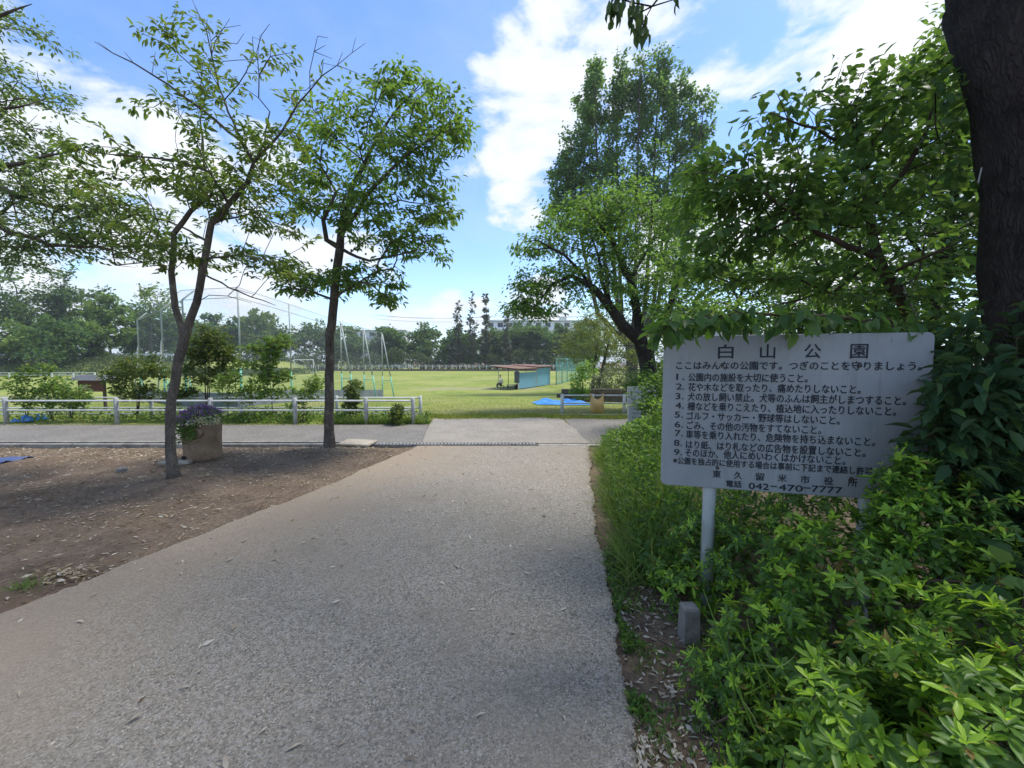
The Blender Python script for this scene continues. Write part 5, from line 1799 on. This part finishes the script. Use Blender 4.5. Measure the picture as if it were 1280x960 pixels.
sapling('sparse sapling leaning left at the left end of the low fence', 30, 525, 9.85, [(14, 478, 22, 12, .6), (40, 490, 20, 18, 1), (30, 468, 10, 8, .3)], 46, M['lf_sapling'], 8, multi=2)
sapling('thin sapling with upright shoots left of the dark roofed board', 62, 525, 9.9, [(60, 482, 18, 14, 1), (50, 462, 8, 8, .4), (48, 500, 18, 14, .6), (78, 498, 12, 14, .5)], 52, M['lf_sapling'], 8, multi=3)
sapling('sapling half hiding the left end of the dark roofed board', 86, 525, 9.8, [(78, 482, 20, 10, 1), (92, 495, 14, 10, .6), (84, 506, 18, 8, .6), (108, 500, 8, 5, .3)], 60, M['lf_sapling'], 9, multi=3)
sapling('bushy dark leaved sapling with a wide crown left of the forked tree', 168, 524, 10.0, [(165, 462, 28, 14, 1.4), (145, 470, 12, 10, .5), (195, 468, 16, 14, .8), (168, 488, 30, 12, 1), (182, 448, 12, 8, .4), (212, 490, 12, 10, .4)], 150, M['lf_sapdark'], 11, multi=5)
sapling('large round crowned sapling behind the stump planter', 256, 524, 10.2, [(260, 430, 28, 22, 2), (280, 445, 16, 16, .8), (240, 450, 12, 16, .6), (262, 470, 30, 14, .8), (232, 492, 8, 8, .3)], 210, M['lf_sapdark'], 12, .12, .08, 5, .018)
sapling('slim light green sapling between the two nearest net poles on the left', 283, 522, 10.0, [(282, 488, 10, 18, 1), (290, 470, 10, 8, .5)], 34, M['lf_sapling'], 8, multi=1)
sapling('tall yellow green sapling with tiered leaves left of the second tree', 339, 524, 10.0, [(338, 440, 14, 10, .8), (325, 455, 22, 8, .8), (350, 428, 18, 8, .6), (340, 470, 22, 8, .8), (345, 490, 26, 6, .6), (320, 435, 10, 6, .4)], 110, M['lf_sapling'], 11, .12, .09, 1, .014)
sapling('leaning sapling just left of the second trunk', 376, 524, 9.9, [(385, 490, 14, 14, 1), (396, 478, 10, 10, .5), (372, 505, 12, 6, .4)], 44, M['lf_sapling'], 9, multi=1)
sapling('narrow upright sapling right of the second trunk', 443, 526, 9.9, [(443, 488, 7, 14, 1), (440, 505, 8, 12, 1)], 60, M['lf_sapdark'], 10, .07, multi=2)
sapling('sapling between two backstop poles with a few tiers of leaves', 316, 524, 10.3, [(312, 492, 14, 12, 1), (318, 476, 10, 6, .4)], 36, M['lf_sapling'], 8, multi=1)
sapling('small dark green shoot at the right end of the low fence', 497, 532, 9.35, [(496, 518, 6, 12, 1), (500, 528, 9, 5, .5)], 50, M['lf_sapdark'], 10, .06, .06, 2, .008)


# ------------------------------------------------------------------ low growth (uncountable)


def scatter_blades(name, pts, hmin, hmax, wid, mat, bend=.35, kind='stuff', tmpl=T_BLADE, lean=.45):
    n = len(pts)
    A = np.concatenate([rn(n, 2) * lean, np.ones((n, 1))], 1)
    N = np.concatenate([rn(n, 2), np.zeros((n, 1))], 1)
    h = rng.uniform(hmin, hmax, n)
    o = leaves(name, pts, A, N, h, wid, tmpl, mat)
    return tag(o, kind=kind)


# leafy ground cover under the low fence
n = 9500
x = rng.uniform(-13.5, -2.15, n)
dn = .5 + .5 * np.sin(x * 1.9 + 1) * np.sin(x * .7)
keep = rng.random(n) < np.clip((x + 10.5) / 4 + .22, .22, 1) * (.35 + .65 * dn)
x = x[keep]
y = rng.uniform(9.42, 10.5, len(x))
z = rng.uniform(.0, 1, len(x)) ** 1.5 * .30 * (.5 + .5 * np.sin(x * 2.7) ** 2)
P = np.stack([x, y, z + .01], 1)
tag(leaves('ground_cover', P, rn(len(P), 3) + [0, -.2, .4], rn(len(P), 3) * .6 + [0, -.2, 1], rng.uniform(.05, .11, len(P)), .045, T_TRI2, M['lf_sapling']), 'leafy green ground cover along the foot of the low fence', kind='stuff')
# turf blades on the near part of the field
n = 60000
y = 10.4 + (rng.random(n) ** 2.2) * 18
x = rng.uniform(-1.35, 1.0, n) * (y + 1)
keep = ~((x > -2.2) & (x < 1.6) & (y < 10.75 + .12 * np.sin(x * 4)))
x, y = x[keep], y[keep]
scatter_blades('field_grass', np.stack([x, y, hgt(x, y) - .02], 1), .025, .075, .012, M['turfblade'], lean=.8)
# fringe of grass along the apron's end and the short fence
n = 9000
x = rng.uniform(-2.4, 3.6, n)
y = 10.55 + .16 * np.sin(x * 3.1) * np.sin(x * 1.3 + 1) + rn(n) * .16
scatter_blades('fringe_grass', np.stack([x, y, hgt(x, y)], 1), .04, .13, .012, M['turfblade'], lean=.7)
# grass by the left fence end
n = 2600
x = rng.uniform(-4.5, -2.0, n); y = 9.34 + np.abs(rn(n)) * .12
scatter_blades('fence_grass', np.stack([x, y, 0 * x], 1), .05, .22, .012, M['grass'], lean=.7)

# tall grass between the path and the board
n = 5600
t = rng.random(n)
y = 2.55 + t * 4.2
x = edge_r(y) + .10 + np.abs(rn(n)) * .45 + np.maximum(0, .12 * np.sin(y * 4))
keep = rng.random(n) < .35 + .65 * (np.sin(x * 5.1 + y * 2) * np.sin(y * 3.7) > -.3)
x, y = x[keep], y[keep]
hh = np.clip(.18 + .35 * (x - edge_r(y)), .12, .5)
P = np.stack([x, y, dirt_h(x, y)], 1)
A = np.concatenate([rn(len(x), 2) * .55 + [-.12, -.05], np.ones((len(x), 1))], 1)
N = np.concatenate([rn(len(x), 2), np.zeros((len(x), 1))], 1)
o = leaves('tall_grass', P, A, N, hh * rng.uniform(.6, 1.35, len(x)), rng.uniform(.005, .010, len(x)), (T_BLADE[0] * [1, 1, 2.0], T_BLADE[1]), M['grass'])
tag(o, 'tall arching grass between the path and the rules board', kind='stuff')
# broad leafy weeds among it
n = 8200
y = rng.uniform(2.5, 6.9, n)
x = edge_r(y) + .22 + np.abs(rn(n)) * .7
z = dirt_h(x, y) + rng.uniform(0, 1, n) ** .8 * (.22 + .42 * np.clip(x - edge_r(y) - .2, 0, .9))
P = np.stack([x, y, z], 1)
tag(leaves('weeds', P, rn(n, 3) + [-.4, -.4, .15], rn(n, 3) * .55 + [-.1, -.3, 1], rng.uniform(.04, .095, n), rng.uniform(.02, .042, n), T_LEAF, M['lf_mid']), 'mixed leafy weeds among the tall grass', kind='stuff')
# low weeds and small plants on the soil strip beside the path
n = 2600
y = np.concatenate([rng.uniform(1.2, 3.2, n - 900), rng.normal(1.9, .12, 300), rng.normal(2.25, .1, 300), rng.normal(1.6, .10, 300)])
x = edge_r(y) + np.where(rng.random(n) < .6, np.abs(rn(n)) * .05 + .015, rng.uniform(.05, .6, n))
m_ = (np.sin(y * 9 + 1) * np.sin(x * 11 + y * 4) > -.15)
x, y = x[m_], y[m_]
P = np.stack([x, y, dirt_h(x, y) + rng.uniform(0, .045, len(x))], 1)
tag(leaves('low_weeds', P, rn(len(P), 3) + [0, 0, .35], rn(len(P), 3) * .5 + [0, 0, 1], rng.uniform(.018, .048, len(P)), rng.uniform(.008, .018, len(P)), T_LEAF, M['lf_mid']), 'low green weeds on the soil strip beside the path', kind='stuff')
n = 1500
y = rng.uniform(1.3, 3.0, n)
x = edge_r(y) + rng.uniform(.02, .6, n)
m_ = (np.sin(y * 7) * np.sin(x * 13 + y * 3) > .1)
scatter_blades('strip_grass', np.stack([x[m_], y[m_], dirt_h(x[m_], y[m_])], 1), .03, .11, .004, M['grass'], lean=.7)

# bright weed shrub by the path's far right edge
blob_tree('weed_shrub', 'bright green leafy weed shrub at the path edge left of the rules board', (2.05, 6.2, 0),
          [((1.95, 5.9, .28), (.50, .55, .28), 1.2), ((2.5, 6.3, .5), (.55, .6, .40), 1.2), ((1.75, 5.3, .2), (.35, .4, .2), .7), ((2.3, 5.3, .42), (.5, .5, .32), .9)], 260, M['lf_bright'], M['stem'], 10, .10, .075, .042, None, .012, 'shrub', T_LEAF, 5, .25, .6, .15, .002, .15, tilt=.6)
blob_tree('shrub', 'tall leafy shrub between the weeds and the left edge of the rules board', (2.75, 7.4, 0),
          [((2.7, 7.4, .75), (.5, .5, .5), 1.2), ((3.2, 7.4, 1.0), (.6, .5, .7), 1.2), ((2.9, 6.9, .5), (.5, .4, .4), .7)], 200, M['lf_mid'], M['stem'], 11, .13, .085, .042, None, .015, 'shrub', T_LEAF, 4, .25, .6, .15, .0025, .18, tilt=.6)

# ------------------------------------------------------------------ azaleas
AZ = 'azalea bushes below the rules board'


def azalea(label, blobs, nros, ll, base, seed):
    t = empty('azalea_bush', base, label, 'bush', AZ)
    C = []
    Dr = []
    w = np.array([b[2] for b in blobs], float); w /= w.sum()
    for (c, r, _), k in zip(blobs, (w * nros).astype(int)):
        d = norm(rn(k, 3)); d[:, 2] = np.abs(d[:, 2]) * 1.0 - .25
        d = norm(d)
        s = np.where(rng.random((k, 1)) < .66, rng.uniform(.88, 1.06, (k, 1)), rng.uniform(.45, .9, (k, 1)))
        lump = 1 + .13 * np.sin(d[:, :1] * 6 + seed) * np.sin(d[:, 1:2] * 7 + 2 * seed) + .08 * np.sin(d[:, 2:3] * 9 + seed)
        C.append(np.array(c) + d * s * lump * np.array(r))
        Dr.append(norm(d * [.7, .7, .5] + [0, 0, .75] + rn(k, 3) * .28))
    C, Dr = np.concatenate(C), np.concatenate(Dr)
    ok = C[:, 2] > .03
    C, Dr = C[ok], Dr[ok]
    # stems
    bs = Vector(base)
    limbs = [([bs - Vector((0, 0, .05)), bs + Vector((0, 0, .08))], [.02, .018])]
    sub = C[::4]
    A, par, rad, tips, td = grow(limbs, sub, .10, .0016, .45, .15, .12, 0, .0016)
    skeleton_mesh('stems', A, par, rad, M['stem'], t, (6, 5, 4))
    # rosettes: a whorl of larger older leaves and an upright tuft of young ones
    def whorl(k, el, lo, hi, wd, lift):
        n = len(C)
        Pc = np.repeat(C, k, 0)
        D = np.repeat(Dr, k, 0)
        ref = norm(np.cross(D, [0.3, .9, .1]) + 1e-6)
        bi = np.cross(D, ref)
        a = (np.tile(np.arange(k), n) * 2.4 + np.repeat(rng.uniform(0, 6.28, n), k)) + rn(n * k) * .25
        rad_ = ref * np.cos(a)[:, None] + bi * np.sin(a)[:, None]
        e = el + rn(n * k) * .22
        Ax = rad_ * np.cos(e)[:, None] + D * np.sin(e)[:, None]
        Nn = D * np.cos(e)[:, None] - rad_ * np.sin(e)[:, None]
        sc = np.repeat(rng.uniform(.65, 1.15, n), k)
        L = rng.uniform(lo, hi, n * k) * sc
        return Pc + D * lift, Ax, Nn, L, L * wd
    a1 = whorl(7, .12, ll * .7, ll * 1.25, .36, -.012)
    a2 = whorl(5, .75, ll * .45, ll * .9, .32, .0)
    a3 = whorl(5, -.1, ll * .8, ll * 1.15, .42, -.035)
    P, Ax, N, L, Wd = [np.concatenate([p, q, r_]) for p, q, r_ in zip(a1, a2, a3)]
    nr = len(C)
    L = L * np.exp(rn(len(L)) * .16)
    young = rng.random(nr) < .72
    mi = np.concatenate([np.repeat(rng.random(nr) < .30, 7), np.repeat(young, 5), np.zeros(nr * 5, bool)]).astype(int)
    mi[rng.random(len(mi)) < .018] = 2
    leaves('foliage', P, Ax, N, L, Wd, T_OB, None, t, [M['az_old'], M['az_new'], M['az_spent']], mi)
    return t


azalea('nearest azalea bush with lime green new leaves in the bottom right corner', [((1.28, 1.06, .22), (.46, .36, .40), 1.4), ((1.65, 1.10, .30), (.42, .36, .46), 1.0), ((.98, 1.15, .06), (.26, .26, .26), .5)], 560, .057, (1.35, 1.1, -.02), 1.0)
azalea('largest azalea bush, its lime green crown right below the rules board', [((1.62, 1.72, .34), (.48, .34, .44), 1.5), ((1.98, 1.72, .42), (.36, .34, .44), 1.0), ((1.22, 1.62, .16), (.34, .28, .34), .9), ((1.55, 1.42, .18), (.40, .20, .34), .8)], 900, .048, (1.62, 1.75, -.02), 2.3)
azalea('darker azalea bush behind the white pipe post', [((1.45, 2.42, .26), (.42, .32, .42), 1.2), ((1.95, 2.36, .36), (.40, .32, .50), 1.4), ((1.08, 2.42, .08), (.22, .22, .22), .4)], 560, .042, (1.6, 2.4, -.02), 3.7)
azalea('azalea bush growing up in front of the lower right corner of the rules board', [((1.98, 1.84, .68), (.24, .16, .30), 1.2), ((1.92, 1.86, .84), (.17, .11, .24), .8), ((2.25, 1.75, .66), (.30, .26, .42), 1.0)], 430, .040, (2.1, 1.85, -.02), 5.1)
azalea('small azalea clump beside the grey stub at the board post', [((.98, 1.62, .05), (.22, .26, .22), 1.0), ((.92, 1.35, .02), (.18, .18, .16), .5)], 150, .036, (.98, 1.6, -.02), 6.0)

# dark broad leaved bush in front of the massive trunk
blob_tree('broadleaf_bush', 'dark broad leaved bush at the right edge in front of the massive trunk', (2.6, 2.0, -.02),
          [((2.32, 1.88, 1.08), (.26, .16, .40), 1.3), ((2.13, 1.84, 1.2), (.15, .10, .36), .9), ((2.70, 1.75, 1.2), (.45, .35, .5), 1.2), ((2.45, 2.15, 1.42), (.26, .16, .28), .8), ((2.55, 1.6, .75), (.45, .3, .35), 1), ((2.9, 1.9, 1.6), (.4, .35, .4), .7)],
          360, M['lf_broad'], M['stem'], 9, .10, .098, .046, None, .012, 'bush', T_LEAF, 4, .55, .7, .15, .0025, .12, tilt=.45)
blob_tree('seedling', 'large leaved seedling standing in front of the lime azalea at the right edge', (1.92, 1.42, .1),
          [((1.95, 1.42, .80), (.13, .10, .12), 1), ((1.80, 1.40, .72), (.06, .06, .05), .5)], 5, M['lf_broad'], M['stem'], 4, .07, .125, .07, None, .006, 'plant', T_LEAF, 1, .5, .6, .15, .003, .1, tilt=.35)
# weed stalks in front of the azaleas
wk = empty('weed_stalks', (.95, 1.3, 0), 'thin tall weed stalks leaning in front of the azalea below the board post', 'weed')
s_ = MB()
for x, y, h, lx in ((.90, 1.45, .62, -.16), (.95, 1.38, .55, -.08), (1.02, 1.30, .50, .06), (.88, 1.25, .40, -.12)):
    s_.tube([(x, y, -.02), (x + lx * .3, y, h * .5), (x + lx, y + .02, h)], [.004, .003, .0015], 6)
s_.build('stalk', M['lf_bright'], wk, True)
q = np.array([(.90, 1.45), (.95, 1.38), (1.02, 1.30), (.88, 1.25)])
P = np.repeat(np.concatenate([q, np.zeros((4, 1))], 1), 7, 0) + np.concatenate([np.zeros((28, 2)), rng.uniform(.05, .5, (28, 1))], 1)
leaves('blades', P, rn(28, 3) * .5 + [0, 0, .6], rn(28, 3), rng.uniform(.08, .2, 28), .008, T_BLADE, M['grass'], wk)
# small tuft on the bare soil
q = ground(32, 730)
P = np.tile([q.x, q.y, -.02], (90, 1)) + rn(90, 3) * [.045, .03, 0]
tag(scatter_blades('grass_tuft', P, .03, .09, .004, M['grass'], lean=.6, kind='thing'), 'lone small green grass tuft on the bare soil near the path', 'grass tuft')

# ------------------------------------------------------------------ litter


def litter(name, x, y, z, lo, hi, wr, mat, label):
    n = len(x)
    a = rng.uniform(0, 2 * math.pi, n)
    A = np.stack([np.cos(a), np.sin(a), rn(n) * .12], 1)
    N = np.concatenate([rn(n, 2) * .35, np.ones((n, 1))], 1)
    L = rng.uniform(lo, hi, n)
    o = leaves(name, np.stack([x, y, z], 1), A, N, L, L * rng.uniform(wr * .6, wr * 1.3, n), T_DEAD, mat)
    return tag(o, label, kind='stuff')


n = 9000
y = 1.9 + rng.random(n) ** .8 * 5.0
x = edge_l(y) - .06 - rng.random(n) * 7.5 * (.4 + .12 * y)
cl = np.sin(x * 2.3 + y * 1.1) * np.sin(y * 2.9 - x * .8)
k_ = rng.random(n) < .45 + .45 * cl + .35 * (y > 6.2)
x, y = x[k_], y[k_]
litter('soil_litter', x, y, dirt_h(x, y) + .004, .022, .065, .30, M['drygrass'], 'dry leaf litter on the bare soil')
n = 1300
y = 1.9 + rng.random(n) * 4.8
x = edge_l(y) - .05 - rng.random(n) * 5
litter('pale_litter', x, y, dirt_h(x, y) + .006, .03, .07, .30, M['palelitter'], 'pale curled dead leaves on the bare soil')
n = 1500
y = 6.0 + rng.random(n) * .9
x = -2.4 - rng.random(n) * 8
litter('gutter_litter', x, y, dirt_h(x, y) + .006, .025, .06, .4, M['palelitter'], 'pale dead leaves gathered before the gutter')
n = 260
y = 2.3 + rng.random(n) * 4; x = edge_l(y) - np.abs(rn(n)) * .10 - .01
litter('edge_litter', x, y, dirt_h(x, y) + .004, .015, .045, .35, M['drygrass'], 'dead leaves gathered along the left edge of the path')
n = 360
y = .9 + rng.random(n) ** 1.3 * 6
x = edge_l(y) + rng.random(n) * (edge_r(y) - edge_l(y))
litter('path_litter', x, y, .005 + 0 * x, .022, .068, .34, M['palelitter'], 'scattered dead leaves on the concrete path')
n = 520
y = rng.uniform(6.3, 12, n); x = rng.uniform(-2.2, 2.0, n)
litter('far_path_litter', x, y, .006 + 0 * x, .02, .05, .4, M['palelitter'], 'dead leaves on the far end of the path')
n = 500
x = rng.uniform(-14, -2, n); y = 9.3 - np.abs(rn(n)) * .18
litter('fence_litter', x, y, .004 + 0 * x, .02, .05, .4, M['palelitter'], 'dead leaves along the foot of the low fence')
n = 750
y = np.concatenate([rng.uniform(1.0, 2.7, 330), rng.normal(1.45, .16, 280), rng.normal(2.35, .15, 140)])
x = edge_r(y) + np.abs(rng.normal(.18, .20, n)) + .0
litter('strip_litter', x, y, dirt_h(x, y) + .006, .018, .05, .42, M['palelitter'], 'pale dead leaves on the soil strip right of the path')
n = 130
x = rng.normal(-3.05, .12, n); y = rng.normal(2.72, .06, n)
litter('leaf_pile', x - .15, y, dirt_h(x, y) + rng.uniform(0, .03, n), .03, .07, .4, M['drygrass'], 'small heap of brown dead leaves on the bare soil')
tw = MB()
for i in range(120):
    if i % 3:
        yy = random.uniform(2, 6.5); xx = float(edge_l(yy)) - random.uniform(.05, 5); zz = float(dirt_h(xx, yy)) + .006
    else:
        yy = random.uniform(1.1, 2.8); xx = float(edge_r(yy)) + random.uniform(0, .4); zz = float(dirt_h(xx, yy)) + .006
    a = random.uniform(0, 6.28); l = random.uniform(.03, .11)
    tw.tube([(xx, yy, zz), (xx + l * math.cos(a), yy + l * math.sin(a), zz + random.uniform(0, .01)), (xx + 1.8 * l * math.cos(a + .3), yy + 1.8 * l * math.sin(a + .3), zz)], .0022, 4)
tag(tw.build('twig_litter', M['stem']), 'thin fallen twigs on the soil', kind='stuff')

# ------------------------------------------------------------------ far trees


def far_tree(name, label, px, ptop, Y, wpx, mat, group=None, shape='round', n=70, k=26, pbot=452, seed=0, zb=None, trunk_gap=.18, bark=None, dens=1.0):
    x = (px - 640) / FPX * Y
    zb = float(hgt(x, Y)) if zb is None else zb
    zt = EYE + (452 - ptop) / FPX * Y
    w = wpx / FPX * Y
    H = zt - zb
    bl = []
    r = np.random.default_rng(abs(seed + int(px) * 13))
    if shape == 'round':
        for i in range(12):
            a = r.uniform(0, 6.28)
            f = r.uniform(.1, .62)
            z = zb + H * r.uniform(trunk_gap + .16, .80)
            rr = w * r.uniform(.30, .44)
            lim = math.sqrt(max(.05, 1 - ((z - (zb + H * .5)) / (H * .58)) ** 2))
            bl.append(((x + w * f * lim * math.cos(a), Y + w * f * lim * math.sin(a), z), (rr, rr, min(rr * .62, zt - z)), rr))
        bl.append(((x, Y, zt - H * .16), (w * .30, w * .3, H * .15), w * .3))
        bl.append(((x, Y, zb + H * .5), (w * .55, w * .5, H * .28), w * .7))
    else:
        for i in range(8):
            f = i / 7
            z = zb + H * (trunk_gap + (1 - trunk_gap) * f * .97)
            rr = w * (.62 - .50 * f) * r.uniform(.8, 1.15)
            bl.append(((x + r.normal() * w * .05, Y, z), (rr, rr, H * .08), rr + .2))
    ll = .0046 * Y + .04
    return blob_tree(name, label, (x, Y, zb), bl, n, mat, bark or M['bark_far'], int(k * dens * (1.3 if shape == 'round' else .6)), w * (.15 if shape == 'round' else .24) if shape == 'round' else w * .16, ll * 1.5, ll * 1.0, group, max(.12, H * .018), 'tree', T_QUAD, 1, .2, .6, .2, max(.012, H * .0016), H * .07, shell=.45 if shape == 'round' else 0, tilt=.7)


GF = 'dark rounded trees in a row behind the far white fence'
lab = 'one of the dark rounded trees in the row behind the far white fence'
for i, (px, top, w, m) in enumerate(((268, 392, 34, 'lf_far'), (345, 398, 34, 'lf_far'), (395, 402, 36, 'lf_far'), (440, 404, 34, 'lf_far'), (486, 404, 34, 'lf_far'), (530, 402, 38, 'lf_far'), (572, 412, 34, 'lf_far'), (612, 407, 34, 'lf_far'), (652, 401, 34, 'lf_far'), (674, 399, 32, 'lf_far'), (700, 405, 26, 'lf_far'), (730, 400, 36, 'lf_far'))):
    far_tree('rounded_tree', lab, px, top, 118 + (i % 3) * 4, w, M[m], GF, n=120, k=30, seed=i, trunk_gap=.10)
far_tree('leafy_tree', 'light green taller tree between the two nearest backstop poles in the far row', 322, 380, 104, 26, M['lf_far2'], n=80, k=28, seed=31)
for i, (px, top, w, lb) in enumerate(((574, 376, 13, 'leftmost sparse spire shaped conifer before the white apartment block'), (591, 373, 13, 'middle sparse conifer of the left trio before the white apartment block'),
                                      (607, 371, 10, 'dense narrow conifer at the right of the trio before the white apartment block'), (633, 392, 8, 'short reddish conifer standing alone before the white apartment block'))):
    far_tree('conifer', lb, px, top, 112, w, M['lf_conif'], None, 'spire', n=70, k=15 if i != 2 else 24, seed=50 + i, trunk_gap=.25)
# dark hedge under the far row
n = 24000
x = rng.uniform(-125, 24, n)
z = FIELD_Z + rng.random(n) ** .8 * (5.0 + 1.0 * np.sin(x * .33) + .7 * np.sin(x * .9))
y = 113 + rn(n) * 1.2
tag(leaves('undergrowth', np.stack([x, y, z], 1), rn(n, 3), rn(n, 3) * .7 + [0, -.3, .8], rng.uniform(.35, .65, n), .45, T_QUAD, M['lf_hedge']), 'dark undergrowth beneath the far row of trees', kind='stuff')
# left bank
n = 26000
x = rng.uniform(-120, -42, n)
y = rng.uniform(65, 80, n) + np.maximum(0, (x + 62) * .35)
z = hgt(x, y) + rng.random(n) * 1.4 - .2
tag(leaves('bank_hedge', np.stack([x, y, z], 1), rn(n, 3), rn(n, 3) * .6 + [0, -.3, .8], rng.uniform(.22, .4, n), .24, T_QUAD, M['lf_hedge']), 'low hedge growing on the bank at the left end of the field', kind='stuff')
for px, top, Y, w, m, lb, gap in ((25, 305, 84, 70, 'lf_far', 'largest dark green tree on the wooded bank at the left edge', .08),
                                  (-60, 290, 86, 70, 'lf_far', 'dark tree on the wooded bank just outside the left edge', .1),
                                  (95, 335, 88, 46, 'lf_far', 'dark green tree on the wooded bank right of the largest one', .08),
                                  (68, 395, 70, 44, 'lf_far', 'low spreading dark tree in front on the wooded bank', .02),
                                  (20, 400, 72, 40, 'lf_far2', 'low mid green tree at the left edge of the wooded bank', .02),
                                  (140, 368, 80, 32, 'lf_far2', 'yellow green tree at the right end of the wooded bank', .14),
                                  (118, 400, 76, 26, 'lf_far2', 'small light green tree on the bank beside the yellow green one', .05),
                                  (182, 385, 96, 34, 'lf_far', 'mid green tree behind the leftmost bent backstop pole', .04),
                                  (225, 392, 104, 30, 'lf_far', 'dark green tree seen just left of the forked trunk across the field', .04),
                                  (300, 396, 110, 26, 'lf_far', 'rounded tree behind the tall straight backstop pole at its left', .04),
                                  (245, 410, 100, 30, 'lf_far', 'low dark tree behind the forked trunk on the far side of the field', .05)):
    far_tree('bank_tree', lb, px, top, Y, w, M[m], None, n=120, k=34, seed=int(px) + 200, trunk_gap=gap)
far_tree('sparse_tree', 'tall airy tree seen through the bent backstop poles', 190, 335, 92, 40, M['lf_far2'], None, n=70, k=16, seed=77, trunk_gap=.3)
far_tree('sparse_tree', 'airy dark tree behind the left bent backstop poles', 215, 372, 100, 30, M['lf_far'], None, n=70, k=18, seed=78, trunk_gap=.2)

# ------------------------------------------------------------------ air
hm, hb = new_mat('thin_haze')
pv = hb.n('ShaderNodeVolumePrincipled', {'Color': (.88, .92, .95), 'Density': .00055, 'Anisotropy': .35})
hb.n('ShaderNodeOutputMaterial', {'Volume': pv.outputs[0]})
hz_ = MB().box((0, 620, 16), (1940, 1880, 40)).build('haze', hm)
tag(hz_, kind='stuff')
